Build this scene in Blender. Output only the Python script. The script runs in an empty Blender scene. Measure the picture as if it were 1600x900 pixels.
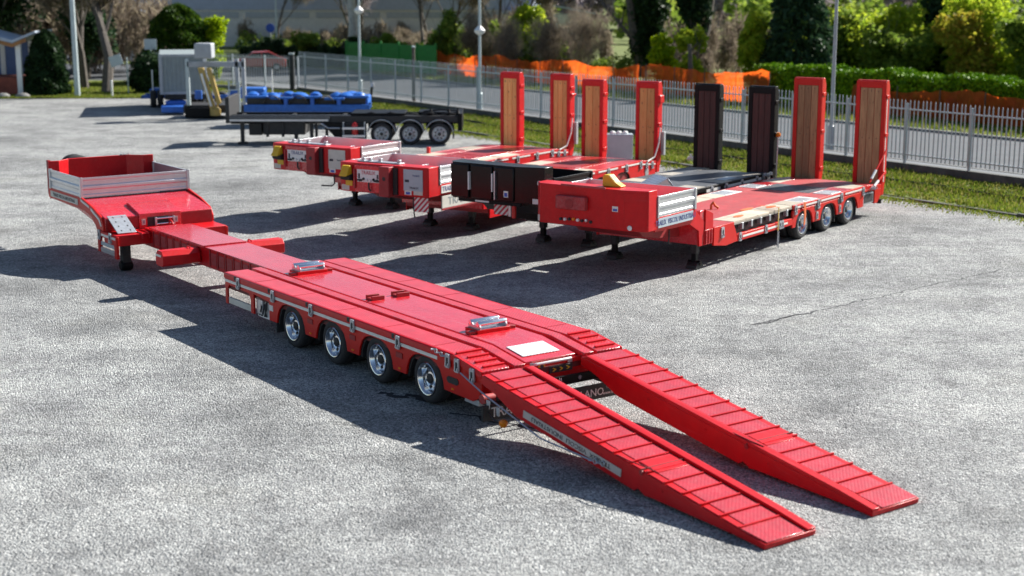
import bpy, bmesh, math, random
import numpy as np
from mathutils import Vector, Matrix, Euler

R = math.radians
random.seed(7)
sc = bpy.context.scene
C = sc.collection

# ------------------------------------------------------------------ camera
cam = bpy.data.cameras.new('camera')
cam.sensor_width = 36.0
cam.lens = 51.75
cam.clip_start = 0.1
cam.clip_end = 3000.0
cam.dof.use_dof = True
cam.dof.focus_distance = 26.0
cam.dof.aperture_fstop = 0.86
camo = bpy.data.objects.new('camera', cam)
C.objects.link(camo)
camo.location = (0.0, 0.0, 6.024)
camo.rotation_euler = (math.pi / 2 - 0.202, 0.0, 0.0)
sc.camera = camo

# ------------------------------------------------------------------ sky and sun
SUN_EL = R(34.0)
SUN_AZ = math.atan2(0.80, 0.60)          # from +Y towards +X
world = bpy.data.worlds.new('World')
sc.world = world
world.use_nodes = True
wn = world.node_tree.nodes
wl = world.node_tree.links
bg = wn['Background']
sky = wn.new('ShaderNodeTexSky')
sky.sky_type = 'NISHITA'
sky.sun_disc = False
sky.sun_elevation = SUN_EL
sky.sun_rotation = SUN_AZ
sky.air_density = 1.0
sky.dust_density = 0.6
sky.ozone_density = 1.2
wl.new(sky.outputs[0], bg.inputs[0])
bg.inputs[1].default_value = 0.055
sun = bpy.data.lights.new('sun', 'SUN')
sun.energy = 5.0
sun.angle = R(0.55)
sun.color = (1.0, 0.965, 0.90)
suno = bpy.data.objects.new('sun', sun)
C.objects.link(suno)
to_sun = Vector((math.sin(SUN_AZ) * math.cos(SUN_EL), math.cos(SUN_AZ) * math.cos(SUN_EL), math.sin(SUN_EL)))
suno.rotation_euler = (-to_sun).to_track_quat('-Z', 'Y').to_euler()
suno.location = (20, 10, 30)

sc.view_settings.view_transform = 'Standard'
sc.view_settings.look = 'None'
sc.view_settings.exposure = 1.08
sc.view_settings.gamma = 1.0
sc.view_settings.use_curve_mapping = False
sc.render.engine = 'CYCLES'
sc.cycles.max_bounces = 5
sc.cycles.transparent_max_bounces = 6
sc.cycles.caustics_reflective = False
sc.cycles.caustics_refractive = False

# ------------------------------------------------------------------ materials
M = {}
def _new(name):
    m = bpy.data.materials.new(name)
    m.use_nodes = True
    nt = m.node_tree
    return m, nt, nt.nodes, nt.links, nt.nodes['Principled BSDF']

def nd(nodes, t, **kw):
    n = nodes.new(t)
    for k, v in kw.items():
        if k in n.inputs.keys():
            n.inputs[k].default_value = v
        else:
            setattr(n, k, v)
    return n

def ramp(nodes, stops):
    r = nodes.new('ShaderNodeValToRGB')
    e = r.color_ramp.elements
    while len(e) > 1:
        e.remove(e[-1])
    e[0].position = stops[0][0]; e[0].color = (*stops[0][1], 1) if len(stops[0][1]) == 3 else stops[0][1]
    for p, c in stops[1:]:
        k = e.new(p); k.color = (*c, 1) if len(c) == 3 else c
    return r

def paint(name, col, rough=0.4, metal=0.0, var=0.12, dust=0.0, scale=3.0, bump=None, coat=0.0, spec=0.5, streak=0.0):
    """painted or plain surface: slow tone drift, dusty patches, uneven gloss"""
    m, nt, N, L, P = _new(name)
    tc = N.new('ShaderNodeTexCoord')
    n1 = nd(N, 'ShaderNodeTexNoise', Scale=scale, Detail=6.0, Roughness=0.62)
    L.new(tc.outputs['Object'], n1.inputs['Vector'])
    c2 = tuple(min(1, c * (1 + var)) for c in col)
    c1 = tuple(c * (1 - var) for c in col)
    r = ramp(N, [(0.3, c1), (0.7, c2)])
    L.new(n1.outputs['Fac'], r.inputs[0])
    last = r.outputs[0]
    n2 = nd(N, 'ShaderNodeTexNoise', Scale=scale * 5.3, Detail=8.0, Roughness=0.7)
    L.new(tc.outputs['Object'], n2.inputs['Vector'])
    if dust > 0:
        mx = N.new('ShaderNodeMix'); mx.data_type = 'RGBA'
        dr = ramp(N, [(0.42, (0, 0, 0)), (0.78, (dust, dust, dust))])
        L.new(n2.outputs['Fac'], dr.inputs[0])
        L.new(dr.outputs[0], mx.inputs[0])
        L.new(last, mx.inputs[6])
        mx.inputs[7].default_value = (0.36, 0.33, 0.30, 1)
        last = mx.outputs[2]
    if streak > 0:
        ms = N.new('ShaderNodeMapping'); ms.inputs['Scale'].default_value = (0.55, 11, 11); L.new(tc.outputs['Object'], ms.inputs[0])
        n3 = nd(N, 'ShaderNodeTexNoise', Scale=1.5, Detail=7.0, Roughness=0.7, Distortion=0.4); L.new(ms.outputs[0], n3.inputs['Vector'])
        for lo, hi, colr in ((.56, .74, (0.42, 0.33, 0.32, 1)), (.44, .26, (0.10, 0.006, 0.010, 1))):
            rr = ramp(N, [(min(lo, hi), (0, 0, 0) if lo < hi else (streak,) * 3), (max(lo, hi), (streak,) * 3 if lo < hi else (0, 0, 0))])
            L.new(n3.outputs['Fac'], rr.inputs[0])
            mk = N.new('ShaderNodeMix'); mk.data_type = 'RGBA'; L.new(rr.outputs[0], mk.inputs[0]); L.new(last, mk.inputs[6]); mk.inputs[7].default_value = colr
            last = mk.outputs[2]
    if bump == 'checker':
        mc = N.new('ShaderNodeMapping'); mc.inputs['Scale'].default_value = (24, 24, 24); mc.inputs['Rotation'].default_value = (0, 0, R(45)); L.new(tc.outputs['Object'], mc.inputs[0])
        vc = nd(N, 'ShaderNodeTexVoronoi', Scale=1.0, Randomness=0.12); L.new(mc.outputs[0], vc.inputs['Vector'])
        rc = ramp(N, [(0.22, (1.22, 1.22, 1.22)), (0.48, (0.80, 0.80, 0.80))]); L.new(vc.outputs['Distance'], rc.inputs[0])
        mk = N.new('ShaderNodeMix'); mk.data_type = 'RGBA'; mk.blend_type = 'MULTIPLY'; mk.inputs[0].default_value = 1.0
        L.new(last, mk.inputs[6]); L.new(rc.outputs[0], mk.inputs[7]); last = mk.outputs[2]
    L.new(last, P.inputs['Base Color'])
    mr = nd(N, 'ShaderNodeMapRange')
    mr.inputs[3].default_value = max(0.04, rough - 0.09)
    mr.inputs[4].default_value = min(1.0, rough + 0.13)
    L.new(n2.outputs['Fac'], mr.inputs[0])
    L.new(mr.outputs[0], P.inputs['Roughness'])
    P.inputs['Metallic'].default_value = metal
    P.inputs['Coat Weight'].default_value = coat
    P.inputs['Coat Roughness'].default_value = 0.12
    P.inputs['Specular IOR Level'].default_value = spec
    if bump == 'checker':            # raised tear-drop plate
        b = nd(N, 'ShaderNodeBump', Strength=0.7, Distance=0.008); b.invert = True
        L.new(vc.outputs['Distance'], b.inputs['Height'])
        L.new(b.outputs[0], P.inputs['Normal'])
    elif bump:
        b = nd(N, 'ShaderNodeBump', Strength=bump, Distance=0.01)
        L.new(n2.outputs['Fac'], b.inputs['Height'])
        L.new(b.outputs[0], P.inputs['Normal'])
    M[name] = m
    return m

RED = (0.58, 0.005, 0.011)
paint('red_paint', (0.56, 0.004, 0.008), 0.36, dust=0.02, var=0.12, coat=0.05, spec=0.3, streak=0.10)
paint('red_deck', (0.62, 0.018, 0.030), 0.33, dust=0.13, var=0.16, bump='checker', spec=0.7, coat=0.35, streak=0.24)
paint('red_smooth', (0.61, 0.015, 0.026), 0.25, dust=0.10, var=0.12, scale=2.0, coat=0.6, spec=0.7, streak=0.32)
paint('red_side', (0.58, 0.009, 0.005), 0.36, dust=0.03, var=0.08, spec=0.3, streak=0.05)
paint('red_worn', (0.40, 0.022, 0.026), 0.55, dust=0.30, var=0.2)
paint('red_dark', (0.30, 0.010, 0.014), 0.5, dust=0.1)
paint('red_groove_shade', (0.10, 0.004, 0.006), 0.6, dust=0.1)  # shade of the narrow gaps put into the colour
paint('red_light', (0.75, 0.02, 0.01), 0.25)
paint('black_paint', (0.007, 0.007, 0.008), 0.45, var=0.3, spec=0.15)
paint('black_matte', (0.018, 0.018, 0.02), 0.6, var=0.3, dust=0.08)
paint('black_gloss', (0.006, 0.005, 0.0055), 0.2, var=0.2, coat=0.08, spec=0.2)
paint('rubber', (0.020, 0.020, 0.022), 0.75, var=0.25, dust=0.10, scale=9)
paint('dark_deck', (0.055, 0.062, 0.075), 0.5, dust=0.25, var=0.3)
paint('chrome', (0.80, 0.81, 0.83), 0.13, metal=1.0, var=0.05)
paint('rim_paint', (0.50, 0.51, 0.53), 0.35, metal=0.6, var=0.1, dust=0.1)
paint('steel', (0.55, 0.56, 0.60), 0.36, metal=0.85, var=0.1)
paint('galvanised', (0.46, 0.48, 0.51), 0.42, metal=0.55, var=0.16, scale=14)
paint('aluminium', (0.66, 0.67, 0.70), 0.34, metal=0.75, var=0.07, dust=0.06)
paint('alu_tread', (0.62, 0.66, 0.72), 0.35, metal=0.6, bump='checker')
paint('white_tread', (0.70, 0.72, 0.74), 0.4, bump='checker', var=0.06)
paint('white_paint', (0.78, 0.78, 0.76), 0.45, var=0.05, dust=0.10)
paint('white_tape', (0.76, 0.74, 0.70), 0.4, var=0.08, dust=0.15, scale=8)
paint('cream_plate', (0.60, 0.58, 0.52), 0.5, var=0.1, dust=0.2)
paint('strip_plate', (0.52, 0.46, 0.43), 0.5, var=0.15, dust=0.3)
paint('grey_plate', (0.42, 0.48, 0.52), 0.45, var=0.08)
paint('grey_box', (0.25, 0.29, 0.29), 0.5, var=0.12, dust=0.15)
paint('grey_paint', (0.36, 0.38, 0.40), 0.5, var=0.12)
paint('ink', (0.035, 0.035, 0.05), 0.6, var=0.1)
paint('ink_blue', (0.05, 0.06, 0.22), 0.6, var=0.1)
paint('ink_red', (0.5, 0.03, 0.05), 0.6, var=0.1)
paint('ink_grey', (0.27, 0.30, 0.31), 0.6, var=0.1)
paint('yellow_plastic', (0.72, 0.46, 0.015), 0.45, var=0.08, dust=0.12)
paint('orange_lens', (0.80, 0.22, 0.01), 0.25, var=0.05)
paint('orange_strap', (0.70, 0.14, 0.03), 0.7, var=0.15)
paint('concrete', (0.24, 0.235, 0.22), 0.85, var=0.25, dust=0.1, bump=0.4)
paint('concrete_dark', (0.10, 0.10, 0.095), 0.9, var=0.35, bump=0.5)
paint('fence_steel', (0.44, 0.49, 0.53), 0.5, metal=0.35, var=0.10)
paint('pole_steel', (0.45, 0.52, 0.53), 0.5, metal=0.25, var=0.10)
paint('blue_paint', (0.015, 0.12, 0.52), 0.38, var=0.15, dust=0.12)
paint('blue_tarp', (0.015, 0.12, 0.46), 0.42, var=0.25, bump=0.6, scale=4)
paint('gold_steel', (0.42, 0.28, 0.06), 0.45, var=0.2, dust=0.2)
paint('brick_red', (0.22, 0.06, 0.04), 0.85, var=0.25)
paint('brown_wood', (0.30, 0.14, 0.05), 0.7, var=0.25)
paint('slate_roof', (0.36, 0.42, 0.50), 0.55, var=0.15)
paint('hall_wall', (0.34, 0.38, 0.48), 0.6, var=0.1)
paint('hall_blue', (0.10, 0.16, 0.34), 0.6, var=0.1)
paint('pale_wall', (0.60, 0.58, 0.54), 0.8, var=0.1)
paint('car_red', (0.55, 0.05, 0.03), 0.25, var=0.05, coat=0.5)
paint('dark_glass', (0.02, 0.025, 0.03), 0.06, var=0.1)
paint('green_panel', (0.025, 0.24, 0.04), 0.5, var=0.15)
paint('sign_blue', (0.03, 0.10, 0.45), 0.4, var=0.08)
paint('fire_red', (0.60, 0.02, 0.02), 0.3, var=0.08)
paint('chock_black', (0.02, 0.02, 0.02), 0.7)
paint('bark', (0.10, 0.085, 0.07), 0.9, var=0.35, bump=0.8, scale=6)
paint('bark_grey', (0.10, 0.085, 0.072), 0.9, var=0.3, bump=0.6, scale=6)
paint('birch', (0.52, 0.50, 0.46), 0.8, var=0.3, scale=5)
paint('tar', (0.035, 0.036, 0.04), 0.8, var=0.3)
paint('road_asphalt', (0.075, 0.082, 0.092), 0.85, var=0.2, scale=0.8, bump=0.4)
paint('pavement', (0.14, 0.15, 0.16), 0.85, var=0.15, scale=0.8, bump=0.3)

def wood(name, c1, c2, knots, rough=0.65, axis='Z'):
    m, nt, N, L, P = _new(name)
    tc = N.new('ShaderNodeTexCoord'); oi = N.new('ShaderNodeObjectInfo')
    ad = N.new('ShaderNodeVectorMath'); ad.operation = 'ADD'
    L.new(tc.outputs['Object'], ad.inputs[0])
    sv = N.new('ShaderNodeVectorMath'); sv.operation = 'SCALE'; sv.inputs[0].default_value = (7.1, 3.3, 9.7)
    L.new(oi.outputs['Random'], sv.inputs['Scale']); L.new(sv.outputs[0], ad.inputs[1])
    mp = N.new('ShaderNodeMapping')
    s = {'Z': (16, 16, 1.2), 'X': (1.2, 16, 16), 'Y': (16, 1.2, 16)}[axis]
    mp.inputs['Scale'].default_value = s
    L.new(ad.outputs[0], mp.inputs[0])
    n = nd(N, 'ShaderNodeTexNoise', Scale=1.6, Detail=7.0, Roughness=0.65, Distortion=0.6)
    L.new(mp.outputs[0], n.inputs['Vector'])
    r = ramp(N, [(0.32, c1), (0.68, c2)])
    L.new(n.outputs['Fac'], r.inputs[0])
    hv = N.new('ShaderNodeHueSaturation')
    mr = N.new('ShaderNodeMapRange'); mr.inputs[3].default_value = 0.72; mr.inputs[4].default_value = 1.18
    L.new(oi.outputs['Random'], mr.inputs[0]); L.new(mr.outputs[0], hv.inputs['Value'])
    L.new(r.outputs[0], hv.inputs['Color'])
    v = nd(N, 'ShaderNodeTexVoronoi', Scale=3.2)
    mp2 = N.new('ShaderNodeMapping')
    mp2.inputs['Scale'].default_value = {'Z': (2.2, 2.2, 1), 'X': (1, 2.2, 2.2), 'Y': (2.2, 1, 2.2)}[axis]
    L.new(ad.outputs[0], mp2.inputs[0]); L.new(mp2.outputs[0], v.inputs['Vector'])
    kr = ramp(N, [(0.06, (knots, knots, knots)), (0.15, (0, 0, 0))])
    L.new(v.outputs['Distance'], kr.inputs[0])
    mx = N.new('ShaderNodeMix'); mx.data_type = 'RGBA'
    L.new(kr.outputs[0], mx.inputs[0]); L.new(hv.outputs[0], mx.inputs[6])
    mx.inputs[7].default_value = (0.06, 0.025, 0.012, 1)
    L.new(mx.outputs[2], P.inputs['Base Color'])
    P.inputs['Roughness'].default_value = rough
    b = nd(N, 'ShaderNodeBump', Strength=0.35, Distance=0.006)
    L.new(n.outputs['Fac'], b.inputs['Height']); L.new(b.outputs[0], P.inputs['Normal'])
    M[name] = m
wood('pine', (0.68, 0.33, 0.09), (0.86, 0.54, 0.20), 0.9)
wood('pine_old', (0.25, 0.13, 0.06), (0.46, 0.27, 0.13), 0.55)
wood('meranti', (0.045, 0.012, 0.010), (0.10, 0.028, 0.022), 0.2)
wood('deck_ply', (0.44, 0.37, 0.28), (0.62, 0.54, 0.43), 0.15, axis='X')
wood('deck_grey', (0.26, 0.235, 0.20), (0.42, 0.38, 0.32), 0.2, axis='X')

def ground_material():
    m, nt, N, L, P = _new('gravel_asphalt')
    tc = N.new('ShaderNodeTexCoord')
    def noise(s, d=5.0, r=0.6):
        n = nd(N, 'ShaderNodeTexNoise', Scale=s, Detail=d, Roughness=r)
        L.new(tc.outputs['Object'], n.inputs['Vector']); return n
    v1 = nd(N, 'ShaderNodeTexVoronoi', Scale=36.0, Randomness=1.0)
    v2 = nd(N, 'ShaderNodeTexVoronoi', Scale=75.0, Randomness=1.0)
    for v in (v1, v2): L.new(tc.outputs['Object'], v.inputs['Vector'])
    # stone tone from each cell's random colour
    def cell(v):
        sx = N.new('ShaderNodeSeparateColor'); L.new(v.outputs['Color'], sx.inputs[0]); return sx
    s1, s2 = cell(v1), cell(v2)
    r1 = ramp(N, [(0.0, (0.05, 0.052, 0.056)), (0.22, (0.20, 0.20, 0.198)), (0.60, (0.37, 0.366, 0.355)), (0.86, (0.56, 0.55, 0.53)), (1.0, (0.74, 0.73, 0.71))])
    L.new(s1.outputs[0], r1.inputs[0])
    r2 = ramp(N, [(0.0, (0.08, 0.082, 0.086)), (0.4, (0.27, 0.268, 0.262)), (1.0, (0.58, 0.57, 0.55))])
    L.new(s2.outputs[1], r2.inputs[0])
    mx = N.new('ShaderNodeMix'); mx.data_type = 'RGBA'; mx.inputs[0].default_value = 0.42
    L.new(r1.outputs[0], mx.inputs[6]); L.new(r2.outputs[0], mx.inputs[7])
    # broad wear: paler trafficked patches, darker damp / oily patches
    big = noise(0.16, 6, 0.62); mid = noise(0.7, 6, 0.6); mid2 = noise(2.6, 5, 0.6)
    rb = ramp(N, [(0.30, (0.60, 0.60, 0.60)), (0.48, (0.98, 0.975, 0.965)), (0.70, (1.26, 1.25, 1.22))])
    L.new(big.outputs['Fac'], rb.inputs[0])
    rm = ramp(N, [(0.30, (0.66, 0.66, 0.67)), (0.52, (1.0, 1.0, 1.0)), (0.74, (1.15, 1.15, 1.14))])
    L.new(mid.outputs['Fac'], rm.inputs[0])
    r3 = ramp(N, [(0.32, (0.80, 0.815, 0.83)), (0.5, (0.97, 1.0, 1.02)), (0.68, (1.09, 1.11, 1.12))])
    L.new(mid2.outputs['Fac'], r3.inputs[0])
    cur = mx.outputs[2]
    mpt = N.new('ShaderNodeMapping'); mpt.inputs['Rotation'].default_value = (0, 0, R(52)); mpt.inputs['Scale'].default_value = (.09, 1.5, 1)
    L.new(tc.outputs['Object'], mpt.inputs[0])
    tr_ = nd(N, 'ShaderNodeTexNoise', Scale=1.0, Detail=5.0, Roughness=0.62, Distortion=0.8); L.new(mpt.outputs[0], tr_.inputs['Vector'])
    r4 = ramp(N, [(0.34, (0.88, 0.88, 0.885)), (0.5, (1.0, 1.0, 1.0)), (0.68, (1.06, 1.055, 1.05))]); L.new(tr_.outputs['Fac'], r4.inputs[0])
    for r in (rb, rm, r3, r4):
        k = N.new('ShaderNodeMix'); k.data_type = 'RGBA'; k.blend_type = 'MULTIPLY'; k.inputs[0].default_value = 1.0
        L.new(cur, k.inputs[6]); L.new(r.outputs[0], k.inputs[7]); cur = k.outputs[2]
    # oil / damp spots
    sp = noise(0.42, 3, 0.5)
    rs = ramp(N, [(0.62, (0, 0, 0)), (0.74, (0.55, 0.55, 0.55))])
    L.new(sp.outputs['Fac'], rs.inputs[0])
    k = N.new('ShaderNodeMix'); k.data_type = 'RGBA'
    L.new(rs.outputs[0], k.inputs[0]); L.new(cur, k.inputs[6]); k.inputs[7].default_value = (0.10, 0.10, 0.102, 1)
    # faint mossy fines
    mo = noise(0.33, 4, 0.6)
    rmo = ramp(N, [(0.55, (0, 0, 0)), (0.8, (0.22, 0.22, 0.22))]); L.new(mo.outputs['Fac'], rmo.inputs[0])
    k2 = N.new('ShaderNodeMix'); k2.data_type = 'RGBA'
    L.new(rmo.outputs[0], k2.inputs[0]); L.new(k.outputs[2], k2.inputs[6]); k2.inputs[7].default_value = (0.25, 0.24, 0.17, 1)
    L.new(k2.outputs[2], P.inputs['Base Color'])
    P.inputs['Roughness'].default_value = 0.9
    P.inputs['Specular IOR Level'].default_value = 0.25
    hs = N.new('ShaderNodeMath'); hs.operation = 'MULTIPLY_ADD'
    L.new(v1.outputs['Distance'], hs.inputs[0]); hs.inputs[1].default_value = -1.0
    L.new(s1.outputs[1], hs.inputs[2])
    b = nd(N, 'ShaderNodeBump', Strength=1.0, Distance=0.022)
    L.new(hs.outputs[0], b.inputs['Height']); L.new(b.outputs[0], P.inputs['Normal'])
    M['ground'] = m
ground_material()

def grass_sheet():
    m, nt, N, L, P = _new('turf')
    tc = N.new('ShaderNodeTexCoord')
    n = nd(N, 'ShaderNodeTexNoise', Scale=1.3, Detail=8.0, Roughness=0.7); L.new(tc.outputs['Object'], n.inputs['Vector'])
    r = ramp(N, [(0.3, (0.08, 0.10, 0.02)), (0.5, (0.12, 0.16, 0.025)), (0.72, (0.20, 0.165, 0.07))])
    L.new(n.outputs['Fac'], r.inputs[0]); L.new(r.outputs[0], P.inputs['Base Color'])
    P.inputs['Roughness'].default_value = 0.95
    n2 = nd(N, 'ShaderNodeTexNoise', Scale=22.0, Detail=4.0); L.new(tc.outputs['Object'], n2.inputs['Vector'])
    b = nd(N, 'ShaderNodeBump', Strength=0.8, Distance=0.05); L.new(n2.outputs['Fac'], b.inputs['Height']); L.new(b.outputs[0], P.inputs['Normal'])
    M['turf'] = m
grass_sheet()

def leaf(name, cols, trans=0.35, rough=0.55):
    """foliage: tone differs leaf by leaf, light passes through"""
    m, nt, N, L, P = _new(name)
    g = N.new('ShaderNodeNewGeometry')
    n = len(cols)
    r = ramp(N, [(i / max(1, n - 1), c) for i, c in enumerate(cols)])
    L.new(g.outputs['Random Per Island'], r.inputs[0])
    L.new(r.outputs[0], P.inputs['Base Color'])
    P.inputs['Roughness'].default_value = rough
    P.inputs['Specular IOR Level'].default_value = 0.12
    t = N.new('ShaderNodeBsdfTranslucent'); L.new(r.outputs[0], t.inputs[0])
    mx = N.new('ShaderNodeMixShader'); mx.inputs[0].default_value = trans
    out = N['Material Output']
    L.new(P.outputs[0], mx.inputs[1]); L.new(t.outputs[0], mx.inputs[2]); L.new(mx.outputs[0], out.inputs[0])
    M[name] = m
leaf('leaf_dark', [(0.012, 0.028, 0.012), (0.022, 0.050, 0.018), (0.035, 0.072, 0.022)], 0.2)
leaf('leaf_conifer', [(0.025, 0.055, 0.03), (0.04, 0.085, 0.04), (0.06, 0.11, 0.04)], 0.3)
leaf('leaf_hedge', [(0.05, 0.13, 0.004), (0.14, 0.27, 0.008), (0.28, 0.46, 0.012)], 0.08)
leaf('leaf_dome', [(0.02, 0.05, 0.008), (0.04, 0.09, 0.010), (0.09, 0.15, 0.012)], 0.3)
leaf('leaf_spring', [(0.22, 0.33, 0.02), (0.36, 0.47, 0.03), (0.52, 0.56, 0.05)], 0.62)
leaf('leaf_mid', [(0.10, 0.16, 0.025), (0.18, 0.27, 0.035), (0.30, 0.36, 0.06)], 0.55)
leaf('leaf_yellow', [(0.26, 0.28, 0.03), (0.42, 0.40, 0.04), (0.44, 0.28, 0.05)], 0.55)
leaf('leaf_lime', [(0.20, 0.30, 0.005), (0.30, 0.42, 0.008), (0.40, 0.48, 0.01)], 0.5)
leaf('twig', [(0.17, 0.135, 0.11), (0.27, 0.22, 0.17), (0.36, 0.31, 0.21)], 0.35, 0.85)
leaf('twig_violet', [(0.24, 0.20, 0.22), (0.34, 0.29, 0.31), (0.42, 0.36, 0.34)], 0.35, 0.85)
leaf('grass_blade', [(0.09, 0.15, 0.014), (0.15, 0.22, 0.02), (0.23, 0.26, 0.035), (0.30, 0.25, 0.10)], 0.42)

def netting():
    m, nt, N, L, P = _new('orange_netting')
    tc = N.new('ShaderNodeTexCoord')
    n = nd(N, 'ShaderNodeTexNoise', Scale=1.4, Detail=5.0); L.new(tc.outputs['Object'], n.inputs['Vector'])
    r = ramp(N, [(0.3, (0.74, 0.085, 0.012)), (0.7, (0.92, 0.17, 0.02))]); L.new(n.outputs['Fac'], r.inputs[0])
    t = N.new('ShaderNodeBsdfTranslucent'); L.new(r.outputs[0], t.inputs[0]); L.new(r.outputs[0], P.inputs['Base Color'])
    P.inputs['Roughness'].default_value = 0.6
    mx = N.new('ShaderNodeMixShader'); mx.inputs[0].default_value = 0.68
    L.new(P.outputs[0], mx.inputs[1]); L.new(t.outputs[0], mx.inputs[2])
    tp = N.new('ShaderNodeBsdfTransparent'); m2 = N.new('ShaderNodeMixShader'); n3 = nd(N, 'ShaderNodeTexNoise', Scale=2.2, Detail=3.0); L.new(tc.outputs['Object'], n3.inputs['Vector'])
    r3 = ramp(N, [(0.35, (0.08,) * 3), (0.7, (0.40,) * 3)]); L.new(n3.outputs['Fac'], r3.inputs[0]); L.new(r3.outputs[0], m2.inputs[0])
    L.new(mx.outputs[0], m2.inputs[1]); L.new(tp.outputs[0], m2.inputs[2])
    L.new(m2.outputs[0], N['Material Output'].inputs[0])
    M['netting'] = m
netting()

def stripes(name, c1, c2, scale=1.0):
    m, nt, N, L, P = _new(name)
    tc = N.new('ShaderNodeTexCoord')
    sp = N.new('ShaderNodeSeparateXYZ'); L.new(tc.outputs['Object'], sp.inputs[0])
    a = N.new('ShaderNodeMath'); a.operation = 'ADD'; L.new(sp.outputs['Y'], a.inputs[0]); L.new(sp.outputs['Z'], a.inputs[1])
    f = N.new('ShaderNodeMath'); f.operation = 'FRACT'
    s = N.new('ShaderNodeMath'); s.operation = 'MULTIPLY'; s.inputs[1].default_value = scale
    L.new(a.outputs[0], s.inputs[0]); L.new(s.outputs[0], f.inputs[0])
    r = ramp(N, [(0.0, c1), (0.5, c2)]); r.color_ramp.interpolation = 'CONSTANT'
    L.new(f.outputs[0], r.inputs[0]); L.new(r.outputs[0], P.inputs['Base Color']); P.inputs['Roughness'].default_value = 0.35
    M[name] = m
stripes('hazard', (0.72, 0.68, 0.66), (0.50, 0.02, 0.05), 7.5)

# ------------------------------------------------------------------ mesh helpers
class MB:
    def __init__(s): s.v = []; s.f = []
    def add(s, vs, fs):
        o = len(s.v); s.v.extend(vs); s.f.extend([tuple(i + o for i in f) for f in fs]); return s
    def box(s, x0, x1, y0, y1, z0, z1):
        vs = [(x, y, z) for x in (x0, x1) for y in (y0, y1) for z in (z0, z1)]
        return s.add(vs, [(0, 1, 3, 2), (4, 6, 7, 5), (0, 4, 5, 1), (2, 3, 7, 6), (0, 2, 6, 4), (1, 5, 7, 3)])
    def prism(s, poly, axis, a0, a1):
        n = len(poly)
        def p(q, a):
            return {'y': (q[0], a, q[1]), 'x': (a, q[0], q[1]), 'z': (q[0], q[1], a)}[axis]
        vs = [p(q, a0) for q in poly] + [p(q, a1) for q in poly]
        fs = [tuple(range(n)), tuple(range(2 * n - 1, n - 1, -1))]
        fs += [(i, (i + 1) % n, n + (i + 1) % n, n + i) for i in range(n)]
        return s.add(vs, fs)
    def lathe(s, prof, axis='y', c=(0, 0, 0), seg=32, closed=False):
        vs = []; m = len(prof)
        for k in range(seg):
            t = 2 * math.pi * k / seg; ct, st = math.cos(t), math.sin(t)
            for r, h in prof:
                d = {'y': (r * ct, h, r * st), 'x': (h, r * ct, r * st), 'z': (r * ct, r * st, h)}[axis]
                vs.append((c[0] + d[0], c[1] + d[1], c[2] + d[2]))
        fs = []
        rng = m if closed else m - 1
        for k in range(seg):
            k2 = (k + 1) % seg
            for j in range(rng):
                j2 = (j + 1) % m
                fs.append((k * m + j, k * m + j2, k2 * m + j2, k2 * m + j))
        return s.add(vs, fs)
    def tube(s, pts, r, seg=6, r1=None):
        pts = [Vector(p) for p in pts]; n = len(pts)
        if r1 is None: r1 = r
        vs = []
        for i, p in enumerate(pts):
            d = (pts[min(i + 1, n - 1)] - pts[max(i - 1, 0)]).normalized()
            a = d.orthogonal().normalized() if i == 0 else (a - d * a.dot(d)).normalized()
            b = d.cross(a)
            rr = r + (r1 - r) * i / max(1, n - 1)
            for k in range(seg):
                t = 2 * math.pi * k / seg
                vs.append(tuple(p + (a * math.cos(t) + b * math.sin(t)) * rr))
        fs = [(i * seg + k, i * seg + (k + 1) % seg, (i + 1) * seg + (k + 1) % seg, (i + 1) * seg + k) for i in range(n - 1) for k in range(seg)]
        fs += [tuple(range(seg - 1, -1, -1)), tuple(range((n - 1) * seg, n * seg))]
        return s.add(vs, fs)
    def mesh(s, name, mat, smooth=False):
        me = bpy.data.meshes.new(name)
        me.from_pydata([tuple(map(float, v)) for v in s.v], [], s.f)
        bm = bmesh.new(); bm.from_mesh(me)
        bmesh.ops.recalc_face_normals(bm, faces=bm.faces[:])
        bm.to_mesh(me); bm.free()
        if smooth:
            me.shade_smooth() if hasattr(me, 'shade_smooth') else None
            try: me.set_sharp_from_angle(angle=R(38))
            except Exception: pass
        me.materials.append(M[mat])
        return me
    def build(s, name, mat, parent=None, bevel=0.0, smooth=False, loc=None, rot=None):
        o = bpy.data.objects.new(name, s.mesh(name, mat, smooth or bevel > 0))
        C.objects.link(o); o.parent = parent
        if loc: o.location = loc
        if rot: o.rotation_euler = rot
        if bevel > 0:
            b = o.modifiers.new('bevel', 'BEVEL'); b.width = bevel; b.segments = 2; b.limit_method = 'ANGLE'; b.angle_limit = R(30)
            b.use_clamp_overlap = True
        return o

def box(name, mat, parent, x0, x1, y0, y1, z0, z1, bevel=0.006):
    return MB().box(x0, x1, y0, y1, z0, z1).build(name, mat, parent, bevel)

def tag(o, label=None, cat=None, group=None, kind=None):
    if label: o['label'] = label
    if cat: o['category'] = cat
    if group: o['group'] = group
    if kind: o['kind'] = kind
    return o

def empty(name, loc, rz=0.0, label=None, cat=None, group=None):
    o = bpy.data.objects.new(name, None); C.objects.link(o)
    o.empty_display_size = 0.3
    o.location = loc; o.rotation_euler = (0, 0, rz)
    return tag(o, label, cat, group)

def inst(src, parent, loc=None, rot=None, scale=None, name=None):
    """copy of a part with copies of its sub-parts, sharing mesh data"""
    o = src.copy(); C.objects.link(o); o.parent = parent
    if loc is not None: o.location = loc
    if rot is not None: o.rotation_euler = rot
    if scale is not None: o.scale = (scale,) * 3 if not isinstance(scale, tuple) else scale
    if name: o.name = name
    for ch in [c for c in bpy.data.objects if c.parent == src]:
        k = ch.copy(); C.objects.link(k); k.parent = o
    return o

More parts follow.
